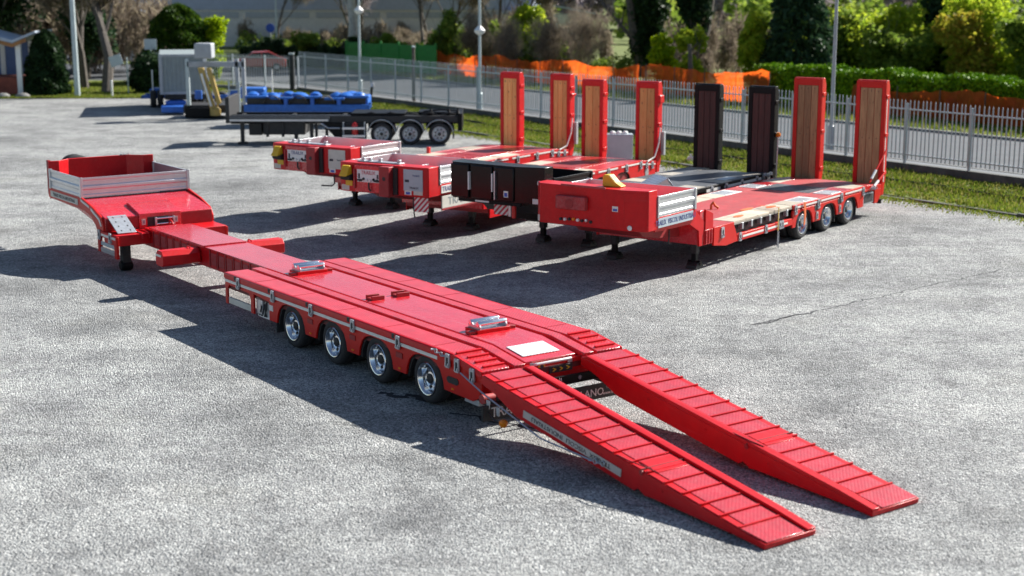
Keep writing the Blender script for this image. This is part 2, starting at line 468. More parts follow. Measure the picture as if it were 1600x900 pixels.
FACE = {'near': (R(90), 0, 0), 'front': (R(90), 0, R(-90)), 'rear': (R(90), 0, R(90)), 'top': (0, 0, 0), 'far': (R(90), 0, R(180))}
def text(body, size, loc, face, parent, mat='ink', name='lettering', align='CENTER', sx=1.0, depth=0.002, rot=None):
    cu = bpy.data.curves.new('lettering', 'FONT')
    cu.body = body; cu.size = size; cu.extrude = depth; cu.align_x = align; cu.align_y = 'CENTER'; cu.resolution_u = 2
    t = bpy.data.objects.new('tmp_text', cu); C.objects.link(t)
    bpy.context.view_layer.update()
    dg = bpy.context.evaluated_depsgraph_get()
    me = bpy.data.meshes.new_from_object(t.evaluated_get(dg))
    bpy.data.objects.remove(t); bpy.data.curves.remove(cu)
    me.materials.clear(); me.materials.append(M[mat])
    o = bpy.data.objects.new(name, me); C.objects.link(o); o.parent = parent
    o.location = loc; o.rotation_euler = rot if rot else FACE[face]; o.scale = (sx, 1, 1)
    return o

# ---- shared wheel: tyre with rim and hub as sub-parts, outer face at y = 0
def wheel_proto(chrome=True, R0=0.37, name='wheel'):
    k = R0 / 0.37
    prof = [(.236, .03), (.262, .006), (.30, 0), (.335, .008), (.358, .03), (.37, .06), (.37, .105), (.364, .108), (.364, .118), (.37, .121),
            (.37, .19), (.358, .222), (.335, .244), (.30, .25), (.262, .246), (.236, .22)]
    w = MB(); w.lathe([(r * k, h * k) for r, h in prof], 'y', seg=40, closed=True)
    w.lathe([(r * k, (h + .29) * k) for r, h in prof], 'y', seg=28, closed=True)      # inner twin tyre
    o = w.build(name, 'rubber', None, smooth=True)
    if chrome:
        rp = [(.238, .022), (.246, .004), (.238, -.006), (.226, -.002), (.218, .02), (.206, .034), (.200, .08), (.186, .105), (.150, .112), (.118, .118), (.108, .10), (.098, .07), (.06, .062), (.0, .06)]
    else:
        rp = [(.238, .022), (.246, .006), (.238, 0), (.226, .004), (.216, .022), (.20, .03), (.17, .02), (.135, .02), (.12, .05), (.10, .055), (.095, .01), (.06, 0), (0, 0)]
    rm = MB().lathe([(r * k, h * k) for r, h in rp], 'y', seg=40).build('rim', 'chrome' if chrome else 'rim_paint', o, smooth=True)
    b = MB()
    for i in range(8):
        t = 2 * math.pi * (i + .5) / 8
        b.lathe([(0, -.006), (.026 * k, -.006), (.03 * k, .012)], 'y', (.155 * k * math.cos(t), (.108 if chrome else .021) * k, .155 * k * math.sin(t)), 8)
    b.lathe([(.075 * k, .055 * k), (.072 * k, .03 * k), (.045 * k, .018 * k), (0, .016 * k)], 'y', (0, 0.02 if chrome else -.03, 0), 16)
    b.build('hub', 'black_matte', o, smooth=True)
    return o

# ================================================================== MAIN RED LOW LOADER (foreground)
W8 = wheel_proto(True, 0.375)
W8R = wheel_proto(False, 0.375)

def lashing_proto():
    """galvanised recessed lashing plate with a dark slot, in the XZ plane facing -Y"""
    b = MB()
    out = [(-.045, -.11), (.045, -.11), (.062, -.085), (.062, .085), (.045, .11), (-.045, .11), (-.062, .085), (-.062, -.085)]
    inn = [(x * .52, z * .62 - .012) for x, z in out]
    n = len(out)
    vs = [(x, -.014, z) for x, z in out] + [(x, -.014, z) for x, z in inn] + [(x, .01, z) for x, z in out] + [(x, .004, z) for x, z in inn]
    fs = []
    for i in range(n):
        j = (i + 1) % n
        fs += [(i, j, n + j, n + i), (i, 2 * n + i, 2 * n + j, j), (n + i, n + j, 3 * n + j, 3 * n + i)]
    b.add(vs, fs)
    o = b.build('lashing_ring', 'galvanised', None)
    MB().box(-.03, .03, -.004, .002, -.075, .055).build('slot', 'black_matte', o)
    k = MB(); k.tube([(-.03, -.02, -.03), (-.03, -.03, -.085), (.03, -.03, -.085), (.03, -.02, -.03)], .009, 6)
    k.build('shackle', 'steel', o, smooth=True)
    return o
LASH = lashing_proto()

def corrugated_board(name, parent, L, H, t=0.03, mat='aluminium', posts=(0.0, 1.0)):
    """aluminium drop side along +X from the origin, outside faces -Y; profile with ribs"""
    pr = [(0, 0), (0, .05), (.012, .065), (.012, H * .36), (-.014, H * .42), (-.014, H * .55), (.012, H * .61), (.012, H - .065), (-.006, H - .05), (-.006, H), (t, H), (t, 0)]
    o = MB().prism(pr, 'x', 0, L).build(name, mat, parent, 0.003)
    for q in posts:
        x = q * L
        MB().box(x - .03, x + .03, -.022, t + .012, -.02, H + .012).build('corner_post', mat, o, 0.004)
    return o

def main_trailer():
    T = empty('low_loader_trailer', (-1.298, 20.886, 0), -0.946, 'large red low-loader trailer in the foreground with both loading ramps lowered', 'trailer')
    Zd, Xf, Xk, Xe, Ze, W = 0.917, -6.783, 0.768, 1.482, 0.805, 2.55
    # ---- deck: five long plates with open grooves between them, falling towards the rear
    def plate(name, y0, y1, mat, zup=0.0, xk=Xk, xe=Xe, bev=0.006, x0=Xf):
        pr = [(x0, Zd + zup), (xk, Zd + zup), (xe, Ze + zup), (xe, Ze - .06), (xk, Zd - .098), (x0, Zd - .098)]
        return MB().prism(pr, 'y', y0, y1).build(name, mat, T, bev)
    pn = plate('deck_plate', 0.05, 0.485, 'red_deck')
    plate('guide_rail', 0.565, 0.745, 'red_deck', 0.012, 0.70, 1.50)
    plate('centre_deck', 0.825, 1.725, 'red_smooth', 0.0, 0.60, 1.40)
    plate('guide_rail', 1.805, 1.985, 'red_deck', 0.012, 0.70, 1.50)
    pf = plate('deck_plate', 2.065, 2.50, 'red_deck')
    MB().prism([(Xf + .02, Zd - .10), (Xk, Zd - .10), (Xe - .05, Ze - .11), (Xe - .05, .62), (Xf + .02, .62)], 'y', .06, 2.49).build('chassis', 'red_groove_shade', T)  # coloured near-dark so the slits between deck plates look shaded
    sl = math.atan2(Zd - Ze, Xe - Xk)
    for y0, y1, pl in ((.05, .495, pn), (2.055, 2.50, pf)):
        for i in range(4):
            x = Xk + .02 + i * .19; z = Zd - (x - Xk) * math.tan(sl)
            MB().box(-.02, .02, y0 + (.01 if i == 0 else .07), y1 - .015, -.002, .024).build('tread_bar', 'red_paint', pl, loc=(x, 0, z + .002), rot=(0, sl, 0))
        for i in range(5):                                    # cover joints
            x = -5.6 + i * 1.45
            MB().box(x - .006, x + .006, y0 + .004, y1 - .004, Zd - .001, Zd + .003).build('joint', 'red_dark', pl)
    # rub rails with rounded nose, white tape below
    for s, y in ((-1, 0.0), (1, 2.55)):
        yy = lambda a: y + a * -s
        MB().prism([(yy(.052), Zd), (yy(.02), Zd - .003), (yy(.004), Zd - .018), (yy(0), Zd - .04), (yy(0), Zd - .10), (yy(.052), Zd - .10)], 'x', Xf, Xk).build('rub_rail', 'red_paint', T, 0.004)
        MB().prism([(Xk, Zd), (Xe, Ze), (Xe, Ze - .10), (Xk, Zd - .10)], 'y', yy(.004), yy(.05)).build('rub_rail', 'red_paint', T, 0.004)
    MB().box(Xf + .03, .35, .012, .03, Zd - .168, Zd - .118).build('reflective_tape', 'white_tape', T)
    # ---- near and far skirts with four wheel arches
    xs = [-4.218, -2.812, -1.406, 0.0]
    arch = [(-.52, .34), (-.49, .47), (-.42, .60), (-.31, .685), (-.16, .725), (.16, .725), (.31, .685), (.42, .60), (.49, .47), (.52, .34)]
    def skirt(y0, y1, near):
        top = Zd - .105
        poly = [(Xf, top), (Xk, top), (Xe, Ze - .105), (Xe - .01, .56), (Xe - .09, .40), (1.25, .33)]
        for x in reversed(xs):
            poly += [(x + a, z) for a, z in reversed(arch)]
        poly += [(-5.02, .34), (-5.02, .66), (-5.62, .70), (-5.62, .34), (-5.74, .34), (-5.74, .58), (-5.80, .68), (-6.62, .70), (-6.69, .62), (-6.69, .34), (-6.78, .34)]
        s_ = MB().prism(poly, 'y', y0, y1).build('skirt', 'red_side' if near else 'red_paint', T, 0.006)
        return s_
    sk = skirt(.02, .055, True); skirt(2.495, 2.53, False)
    for x in xs[:-1]:                                           # small plates and amber lamps between wheels
        MB().box(x + .62, x + .80, .008, .022, .56, .64).build('data_plate', 'red_dark', sk)
        MB().box(x + .68, x + .74, .008, .022, .385, .41).build('marker_lamp', 'orange_lens', sk)
    MB().box(.72, .78, .008, .022, .385, .41).build('marker_lamp', 'orange_lens', sk)
    MB().prism([(.60, .50), (.64, .47), (.86, .47), (.90, .50), (.90, .54), (.86, .57), (.64, .57), (.60, .54)], 'y', .012, .03).build('hand_hole', 'black_matte', sk)
    MB().box(-6.67, -5.76, .03, .075, .355, .47).build('side_guard', 'cream_plate', T, 0.006)
    # valve panel
    MB().box(-5.62, -5.02, .10, .13, .30, .68).build('valve_panel', 'white_paint', T, 0.004)
    MB().box(-5.60, -5.38, .06, .10, .36, .66).build('valve_box', 'steel', T, 0.01)
    vb = MB()
    for i in range(7):
        a = random.uniform(-5.45, -5.1)
        vb.tube([(a, .085, .62 - i * .01), (a + .05, .05, .5), (a + random.uniform(-.12, .1), .08, .34)], .012, 6)
    vb.build('air_hose', 'black_matte', T, smooth=True)
    MB().box(-5.00, -4.86, .012, .024, .52, .62).build('decal', 'white_tape', sk)
    MB().box(-4.80, -4.775, .04, .50, .16, .60).build('mud_flap', 'rubber', T)
    for x in (-6.18, -4.82, -3.44, -2.06, -.70, .66, .90, 1.28):
        inst(LASH, T, (x, -.008, Zd - .12 - max(0, (x - Xk)) * .16), scale=.92)
    for x in (-6.32, -4.97, -3.59, -2.21, -.85):                      # stake pockets seen as dark notches in the rail
        MB().box(x - .035, x + .035, -.006, .02, Zd - .085, Zd - .012).build('stake_pocket', 'black_matte', T, 0.004)
    for x in xs:
        inst(W8, T, (x, .05, .375), name='wheel')
        inst(W8, T, (x, 2.50, .375), (0, 0, math.pi), name='wheel')
        MB().lathe([(0, 0), (.06, 0), (.06, 1.5), (0, 1.5)], 'y', (x, .52, .375), 10).build('axle', 'black_matte', T)
        MB().prism([(x + a * 1.02, z + .01) for a, z in arch] + [(x + a * .94, z - .03) for a, z in reversed(arch)], 'y', .06, .60).build('wheel_arch', 'black_matte', T)
    # dark underbody that closes the view between the wheels
    MB().box(-5.0, 1.1, .62, 1.93, .42, .63).build('main_beam', 'black_matte', T)
    # ---- deck furniture
    def winch(x, y, z):
        w = MB().box(x - .17, x + .17, y - .30, y + .30, z, z + .055).build('winch_base', 'red_paint', T, 0.005)
        for s in (-1, 1):
            MB().prism([(x - .16, z + .05), (x + .16, z + .05), (x + .16, z + .10), (x + .10, z + .17), (x + .03, z + .11), (x - .03, z + .11), (x - .10, z + .17), (x - .16, z + .10)], 'y', y + s * .24 - .012, y + s * .24 + .012).build('side_cheek', 'steel', w, 0.003)
        for dx in (-.10, .10):
            MB().lathe([(0, -.26), (.035, -.26), (.04, -.24), (.04, .24), (.035, .26), (0, .26)], 'y', (x + dx, y, z + .135), 16).build('roller', 'chrome', w, smooth=True)
        MB().box(x - .15, x + .15, y - .23, y + .23, z + .056, z + .062).build('tray', 'steel', w)
        for s in (-1, 1):
            MB().box(x + .02, x + .14, y + s * .36 - .06, y + s * .36 + .06, z, z + .045).build('lug', 'red_dark', w, 0.004)
        return w
    winch(-5.86, 1.25, Zd + .002)
    winch(-.17, 1.27, Zd + .002)
    for y in (1.03, 1.52):
        k = MB().prism([(-3.22, Zd), (-3.0, Zd), (-3.0, Zd + .07), (-3.05, Zd + .07), (-3.05, Zd + .035), (-3.17, Zd + .035), (-3.17, Zd + .07), (-3.22, Zd + .07)], 'y', y - .12, y + .12)
        k.build('deck_bracket', 'red_dark', T, 0.004)
    p = MB().box(-.21, .21, -.36, .30, 0, .010).build('tread_panel', 'white_tread', T, 0.002, loc=(1.02, 1.27, Zd - .42 * (Zd - Ze) / .8 + .004), rot=(0, math.atan2(Zd - Ze, .8), 0))
    # ---- tail: cross member, lights, chevron board, work bar, bumper with lettering
    MB().box(1.36, 1.42, .03, 2.52, .46, Ze - .05).build('tail_frame', 'red_paint', T, 0.006)
    MB().prism([(1.36, .58), (1.62, .58), (1.68, .66), (1.62, .74), (1.36, .74)], 'y', .06, .13).build('hinge_ear', 'red_paint', T, 0.006)
    for y in (.70, 1.80, 2.40):
        MB().prism([(1.36, .58), (1.62, .58), (1.68, .66), (1.62, .74), (1.36, .74)], 'y', y, y + .07).build('hinge_ear', 'red_paint', T, 0.006)
    for y0, y1 in ((.0, .76), (1.70, 2.48)):
        MB().lathe([(0, y0), (.035, y0), (.035, y1), (0, y1)], 'y', (1.60, 0, .68), 12).build('hinge_shaft', 'red_dark', T, smooth=True)
    bar = MB().tube([(1.42, .95, .755), (1.46, .97, .765), (1.46, 1.60, .765), (1.42, 1.62, .755)], .020, 10).build('grab_bar', 'white_paint', T, smooth=True)
    MB().box(1.421, 1.438, .88, .96, .69, .78).build('bracket', 'steel', bar); MB().box(1.421, 1.438, 1.56, 1.64, .70, .78).build('bracket', 'steel', bar)
    sg = MB().box(1.421, 1.43, 1.04, 1.15, .655, .765).build('hazard_placard', 'yellow_plastic', T)
    MB().prism([(1.095, .675), (1.135, .71), (1.095, .745), (1.055, .71)], 'x', 1.4305, 1.434).build('diamond', 'ink', sg)
    cb = MB().box(1.421, 1.445, 1.22, 1.64, .585, .685).build('chevron_board', 'black_matte', T, 0.003)
    for i in range(3):
        y = 1.27 + i * .125
        MB().prism([(y, .61), (y + .03, .61), (y + .075, .635), (y + .03, .66), (y, .66), (y + .045, .635)], 'x', 1.4455, 1.449).build('chevron', 'yellow_plastic', cb)
    lb = MB().box(1.421, 1.445, .82, 1.0, .585, .685).build('lamp_cluster', 'black_matte', T, 0.003)
    for y in (.86, .95): MB().lathe([(0, 1.452), (.03, 1.452), (.034, 1.444)], 'x', (0, y, .635), 12).build('lamp', 'white_paint', lb)
    for y in (1.06, 1.14): MB().lathe([(0, 1.44), (.022, 1.44), (.026, 1.424)], 'x', (0, y, .60), 10).build('socket', 'steel', T)
    MB().box(1.37, 1.425, 1.68, 2.0, .70, .76).build('tail_lamp', 'fire_red', T)
    bp = MB().box(1.78, 1.82, -.20, 2.30, .20, .42).build('bumper_board', 'black_matte', T, 0.004)
    text('TRAILIX', .20, (1.824, .27, .31), 'rear', bp, 'white_paint', sx=.95)
    text('MILANO', .16, (1.824, 1.62, .30), 'rear', bp, 'white_paint')
    text('www.trailix.it', .065, (1.824, 2.08, .27), 'rear', bp, 'white_paint')
    text('TRAILERS', .05, (1.824, 2.06, .35), 'rear', bp, 'ink_grey')
    up = MB().box(1.60, 1.64, 1.02, 2.05, .44, .575).build('number_board', 'black_paint', T, 0.004)
    text('IL', .12, (1.645, 1.28, .51), 'rear', up, 'white_paint'); text('\u2739', .10, (1.645, 1.62, .51), 'rear', up, 'ink_grey')
    MB().box(1.25, 1.78, .10, .16, .30, .40).build('bumper_arm', 'black_matte', T); MB().box(1.25, 1.78, 2.2, 2.26, .30, .40).build('bumper_arm', 'black_matte', T)
    MB().lathe([(0, 0), (.07, 0), (.07, .2), (0, .2)], 'y', (1.50, .0, .42), 12).build('tail_cylinder', 'red_worn', T, smooth=True)
    MB().box(1.0, 1.35, .05, .3, .27, .36).build('tool_hook', 'galvanised', T, 0.01)
    # ---- the two lowered loading ramps
    a = math.atan2(.80 - .065, 7.03 - 1.60); Lr = math.hypot(7.03 - 1.60, .80 - .065)
    body = [(0, 0), (Lr, 0), (Lr, -.062), (Lr - .5, -.10), (3.62, -.26), (3.50, -.285), (3.36, -.245), (3.30, -.30), (3.20, -.30), (.85, -.29), (.35, -.16), (0, -.12)]
    def load_ramp(y0, y1, inner):
        rp = MB().prism(body, 'y', 0.0, y1 - y0).build('loading_ramp', 'red_paint', T, 0.006, loc=(1.60, y0, .80), rot=(0, a, 0))
        wd = y1 - y0
        # guide rail on the inner edge
        r0, r1 = (wd - .125, wd) if inner > 0 else (0.0, .125)
        MB().prism([(0.02, .002), (0.10, .05), (Lr - .55, .05), (Lr - .01, .03), (Lr - .01, .002)], 'y', r0, r1).build('guide_rail', 'red_paint', rp, 0.006)
        g0, g1 = (wd - .16, wd - .128) if inner > 0 else (.128, .16)
        MB().box(.03, Lr - .02, g0, g1, .001, .006).build('groove_shade', 'red_groove_shade', rp)  # dark strip painting the shade between rail and treads
        t0, t1 = (.0, wd - .165) if inner > 0 else (.165, wd)
        m0, m1 = (.012, .115) if inner > 0 else (wd - .115, wd - .012)
        n = 16; st = (Lr - .42) / n
        for i in range(n):
            x0 = .02 + i * st
            sp = i == 10
            MB().box(x0 + .012, x0 + st - .014, t0 + (.118 if inner > 0 else .012), t1 - (.012 if inner > 0 else .118), .001, .020).build('tread_plate', 'red_smooth' if sp else 'red_deck', rp, 0.003)
            MB().box(x0 + .012, x0 + st - .014, m0, m1 - .006, .001, .012).build('side_tread', 'red_paint', rp, 0.003)
            MB().box(x0 + st - .026, x0 + st - .004, t0 + .006, t1 - .006, .001, .032).build('tread_bar', 'red_paint', rp)
        MB().prism([(Lr - .40, t0 + .01), (Lr - .012, t0 + (.03 if inner > 0 else .0) + .01), (Lr - .012, t1 - .02), (Lr - .40, t1 - .01)], 'z', .001, .018).build('toe_plate', 'red_deck', rp, 0.003)
        # fold joint part-way down: dark bar coloured like a shaded gap, hinge knuckles, slack cable
        MB().box(3.392, 3.406, -.003, wd + .003, -.03, .0285).build('fold_gap_shade', 'red_groove_shade', rp)
        for yy in (-.012, wd - .012):
            MB().lathe([(0, 0), (.034, 0), (.034, .024), (0, .024)], 'y', (3.40, yy, -.02), 12).build('fold_pin', 'red_dark', rp, smooth=True)
        MB().box(3.22, 3.56, t0 + .12 if inner > 0 else t0 + .02, t1 - .02 if inner > 0 else t1 - .12, .0205, .027).build('fold_plate', 'red_paint', rp, 0.003)
        MB().tube([(2.95, -.012 if inner > 0 else .06, .03), (3.2, -.03 if inner > 0 else .02, .055), (3.42, .03, .06), (3.62, .07, .055)], .008, 6).build('fold_cable', 'red_dark', rp, smooth=True)
        for q in range(5):
            MB().lathe([(0, .008), (.013, .008), (.017, -.002)], 'y', (.35 + q * 1.15, -.002, -.09), 6).build('side_bolt', 'red_dark', rp)
        return rp
    def bolts(par, pts, z):
        for x, y in pts: MB().lathe([(0, .010), (.012, .010), (.016, 0)], 'z', (x, y, z), 6).build('bolt', 'red_dark', par)
    r1 = load_ramp(-.07, .73, 1)
    r2 = load_ramp(1.68, 2.50, -1)
    pl = MB().box(1.02, 3.05, -.014, -.004, -.225, -.125).build('name_strip', 'strip_plate', r1)
    text('TRAILIX  VISCOLI  INDUSTRIALI', .085, (2.03, -.016, -.175), 'near', r1, 'ink', rot=(R(90), R(180), 0), sx=1.38)
    # spring stay from deck to ramp, with chain links and hook
    st = MB().tube([(1.02, -.03, .70), (1.6, -.075, .56), (3.0, -.11, .26), (4.05, -.105, .24)], .012, 6).build('stay_cable', 'steel', T, smooth=True)
    for i in range(4):
        x = 4.05 + i * .075
        MB().lathe([(.034 + .008 * math.cos(q), .008 * math.sin(q)) for q in [k * math.pi / 3 for k in range(6)]], 'y' if i % 2 else 'z', (x, -.105, .245 + i * .004), 10, closed=True).build('chain_link', 'steel', st, smooth=True)
    for x, z in ((1.75, .49), (1.98, .44)):
        MB().prism([(x, z), (x + .09, z), (x + .07, z - .12), (x + .02, z - .12)], 'y', -.10, -.085).build('clip', 'galvanised', st, 0.003)
    for i in range(5):
        x = .30 + i * .07
        MB().lathe([(.03 + .008 * math.cos(q), .008 * math.sin(q)) for q in [k * math.pi / 3 for k in range(6)]], 'y' if i % 2 else 'z', (x, -.02, Zd - .02 - i * .01), 10, closed=True).build('chain_link', 'galvanised', st, smooth=True)
    # amber side lamp on a stalk near the bumper
    lm = MB().lathe([(0, -.05), (.04, -.045), (.06, -.01), (.06, .03), (.035, .05), (0, .055)], 'z', (2.30, -.20, .30), 14).build('amber_lamp', 'orange_lens', T, smooth=True)
    MB().tube([(1.80, -.10, .33), (2.05, -.18, .29), (2.30, -.20, .27)], .010, 6).build('lamp_stalk', 'black_matte', lm, smooth=True)
    # ---- extending beam between deck and gooseneck
    bm = MB().box(-12.6, Xf + .5, .83, 1.72, .52, .895).build('extension_beam', 'red_paint', T, 0.006)
    MB().box(-9.42, -5.9, .815, 1.735, .896, .922).build('top_flange', 'red_smooth', T, 0.004)
    MB().box(-12.25, -9.45, .80, 1.75, .896, .945).build('top_plate', 'red_smooth', T, 0.004)
    for i in range(16):
        x = -12.1 + i * .36
        if -9.98 < x < -9.5: continue
        for yy0, yy1 in ((.816, .829), (1.721, 1.734)):
            MB().box(x, x + .045, yy0, yy1, .56, .893).build('web_rib', 'red_dark', bm)
        MB().box(x + .07, x + .31, .822, .829, .60, .84).build('web_panel', 'red_worn', bm, 0.003)
    for y0, y1 in ((0.0, .80), (1.75, 2.68)):
        oc = [(-9.97, .60), (-9.97, .78), (-9.88, .875), (-9.68, .875), (-9.60, .78), (-9.60, .60), (-9.66, .565), (-9.91, .565)]
        q = MB().prism(oc, 'y', y0, y1).build('outrigger', 'red_paint', T, 0.008)
        yt = (y0 + .62) if y0 < 1 else (y0 + .22)
        MB().tube([(-9.85, yt, .87), (-9.83, yt, .905), (-9.70, yt, .905), (-9.66, yt, .80)], .014, 8).build('lashing_loop', 'red_paint', q, smooth=True)
        if y0 < 1: MB().box(-9.955, -9.70, -.006, .002, .755, .80).build('reflective_tape', 'white_tape', q)
    # ---- gooseneck
    # portal at the foot of the neck, with side guards and landing legs
    st_ = MB().box(-12.95, -12.22, .06, 2.60, .60, .83).build('step_beam', 'red_paint', T, 0.01)
    for y0, y1 in ((.04, .10), (2.56, 2.62)):
        pp = [(-13.32, .84), (-12.20, .80), (-12.20, .33), (-12.34, .33), (-12.34, .58), (-12.40, .66), (-13.10, .72), (-13.17, .64), (-13.17, .36), (-13.30, .36)]
        MB().prism(pp, 'y', y0, y1).build('side_frame', 'red_side', T, 0.006)
        MB().box(-13.17, -12.34, y0 + .01, y1 - .01, .37, .475).build('side_guard', 'steel', T, 0.006)
        MB().box(-13.17, -12.34, y0 + .02, y1 - .02, .515, .60).build('side_guard', 'grey_plate', T, 0.006)
    MB().box(-13.05, -12.24, .028, .042, .735, .785).build('reflective_tape', 'white_tape', T)
    for x in (-13.16, -12.52): inst(LASH, T, (x, .028, .745))
    for y in (.62, .78, 1.80, 1.96):
        MB().tube([(-12.75, y, .835), (-12.45, y, .845), (-12.20, y, .835), (-12.17, y, .74)], .020, 8).build('lashing_loop', 'red_paint', st_, smooth=True)
    for y in (.38, 2.28):
        lg = MB().box(-12.68, -12.50, y - .09, y + .09, .14, .62).build('landing_leg', 'black_matte', T, 0.008)
        MB().lathe([(0, -.13), (.09, -.13), (.115, -.10), (.115, .10), (.09, .13), (0, .13)], 'y', (-12.59, y, .117), 18).build('foot', 'black_paint', lg, smooth=True)
    # neck body: wall, two slopes, underside
    neck = [(-12.92, .82), (-12.92, 1.12), (-13.55, 1.27), (-14.22, 1.385), (-16.30, 1.385), (-16.30, 1.17), (-14.60, 1.13), (-13.70, .98), (-13.30, .80)]
    nk = MB().prism(neck, 'y', .09, 2.57).build('neck_body', 'red_smooth', T, 0.008)
    MB().box(-12.925, -12.90, .10, 2.56, .835, 1.10).build('neck_wall', 'red_dark', nk)
    side = [(-14.20, 1.43), (-13.55, 1.30), (-13.05, 1.14), (-12.93, .98), (-12.93, .84), (-13.32, .84), (-13.40, .93), (-13.62, 1.07), (-14.0, 1.15), (-14.5, 1.18), (-16.36, 1.20), (-16.36, 1.43)]
    for y0, y1 in ((.04, .088), (2.572, 2.62)):
        MB().prism(side, 'y', y0, y1).build('neck_cheek', 'red_side', T, 0.006)
    tape = [(-14.22, 1.40), (-13.72, 1.30), (-13.70, 1.25), (-14.22, 1.345)]
    MB().prism(tape, 'y', .030, .039).build('reflective_tape', 'white_tape', T)
    MB().prism([(-13.62, 1.275), (-13.12, 1.10), (-13.0, .95), (-13.06, .93), (-13.17, 1.06), (-13.62, 1.215)], 'y', .030, .039).build('reflective_tape', 'white_tape', T)
    # raised hatch over the winch, and the winch recess
    ht = MB().prism([(-12.86, .83), (-12.86, 1.155), (-13.50, 1.325), (-13.62, 1.31), (-13.0, .83)], 'y', .84, 1.80).build('winch_hood', 'red_smooth', T, 0.008)
    MB().box(-12.865, -12.845, 1.02, 1.50, .87, 1.07).build('recess', 'black_matte', ht)
    for y in (.93, 1.68):
        MB().box(-12.856, -12.846, y - .045, y + .045, .91, 1.04).build('label_plate', 'cream_plate', ht)
        MB().box(-12.846, -12.844, y - .025, y + .025, .94, 1.01).build('label_mark', 'ink_grey', ht)
    fr = MB()
    for z in (.91, 1.03): fr.lathe([(0, -.20), (.022, -.20), (.022, .20), (0, .20)], 'y', (-12.81, 1.40, z), 12)
    fr.build('fairlead_roller', 'chrome', ht, smooth=True)
    for y in (1.19, 1.61): MB().box(-12.835, -12.78, y - .022, y + .022, .88, 1.06).build('fairlead_cheek', 'steel', ht, 0.004)
    MB().tube([(-12.80, 1.52, .97), (-12.72, 1.52, .95), (-12.68, 1.53, .90), (-12.72, 1.55, .86), (-12.78, 1.55, .88)], .022, 8).build('tow_hook', 'fire_red', ht, smooth=True)
    # perforated plate leaning on the step
    pp = MB().box(-.34, .34, -.21, .21, 0, .018)
    po = pp.build('bridging_plate', 'galvanised', None, 0.004)
    # ---- gooseneck load box: floor, boards, headboard
    MB().box(-16.28, -14.26, .09, 2.57, 1.39, 1.41).build('neck_floor', 'dark_deck', T)
    b1 = corrugated_board('side_board', T, 2.0, .43); b1.location = (-16.24, .055, 1.43)
    b2 = corrugated_board('side_board', T, 2.0, .43); b2.location = (-14.24, 2.61, 1.43); b2.rotation_euler = (0, 0, math.pi)
    b3 = corrugated_board('rear_board', T, 2.53, .43); b3.location = (-14.225, .065, 1.43); b3.rotation_euler = (0, 0, R(90))
    MB().box(-16.20, -14.40, .028, .039, 1.24, 1.375).build('name_strip', 'cream_plate', T)
    text('TRAILIX VISCOLI INDUSTRIALI', .105, (-15.3, .026, 1.305), 'near', T, 'ink', sx=1.02)
    hb = [(-16.33, .05), (-16.33, .30), (-16.62, .62), (-16.62, 2.04), (-16.33, 2.36), (-16.33, 2.61)]
    inn = [(x + .05, y) for x, y in reversed(hb)]
    hd = MB().prism(hb + inn, 'z', 1.17, 2.04).build('headboard', 'red_paint', T, 0.008)
    MB().box(-16.42, -16.335, .045, .12, 1.25, 2.06).build('head_post', 'red_dark', hd, 0.006)
    MB().prism([(-16.57, .70), (-16.57, 2.0), (-16.30, 2.0), (-16.30, .70)], 'z', 1.17, 1.385).build('head_floor', 'red_dark', hd)
    for y in (1.9, 1.98, 2.08): MB().box(-16.60, -16.57, y, y + .05, 2.042, 2.07).build('coupling', 'steel', hd, 0.004)
    # load floor items and king-pin skid under the neck
    MB().lathe([(0, 0), (.045, 0), (.045, .12), (0, .12)], 'z', (-15.7, 1.33, 1.05), 12).build('king_pin', 'steel', T, smooth=True)
    return T, po
MT, BPLATE = main_trailer()
# things that rest on the main trailer
BPLATE.parent = None
tm = Matrix.Translation((-1.298, 20.886, 0)) @ Matrix.Rotation(-0.946, 4, 'Z')
BPLATE.matrix_world = tm @ Matrix.Translation((-12.70, .37, .99)) @ Matrix.Rotation(R(26), 4, 'Y')
tag(BPLATE, 'galvanised plate with eight slots leaning on the step of the long red neck', 'steel plate')
for i in range(4):
    for s in (-1, 1):
        MB().box(-.26 + i * .17 - .025, -.26 + i * .17 + .025, s * .10 - .014, s * .10 + .014, .0185, .0195).build('slot', 'black_matte', BPLATE)
sp = inst(W8R, None, name='spare_wheel'); sp.matrix_world = tm @ Matrix.Translation((-16.72, .95, 1.70)) @ Matrix.Rotation(R(90), 4, 'Z')
tag(sp, 'black spare wheel carried ahead of the red headboard at far left', 'wheel')

# ================================================================== THE FOUR PARKED LOW LOADERS
ARCH = [(-.50, .36), (-.47, .48), (-.40, .60), (-.30, .675), (-.15, .71), (.15, .71), (.30, .675), (.40, .60), (.47, .48), (.50, .36)]

def arched_skirt(T, name, mat, x0, x1, y0, y1, top, wheels, zb=.36, lift=0.0, tail=None):
    poly = [(x0, top), (x1, top)] + (tail or [(x1, zb)])
    for x in reversed(wheels):
        poly += [(x + a, z + lift if z > zb + .01 else zb) for a, z in reversed(ARCH)]
    poly += [(x0, zb)]
    return MB().prism(poly, 'y', y0, y1).build(name, mat, T, 0.006)

def landing_legs(T, X, ys, ztop):
    for y in ys:
        lg = MB().box(X - .075, X + .075, y - .075, y + .075, .34, ztop).build('landing_leg', 'black_matte', T, 0.006)
        MB().box(X - .055, X + .055, y - .055, y + .055, .12, .36).build('inner_leg', 'black_paint', lg, 0.004)
        MB().prism([(X - .17, .02), (X + .17, .02), (X + .15, .09), (X + .07, .15), (X - .07, .15), (X - .15, .09)], 'y', y - .13, y + .13).build('foot', 'black_matte', lg, 0.008)
        MB().lathe([(0, -.15), (.05, -.15), (.05, .15), (0, .15)], 'y', (X, y, .13), 10).build('foot_pin', 'black_paint', lg, smooth=True)

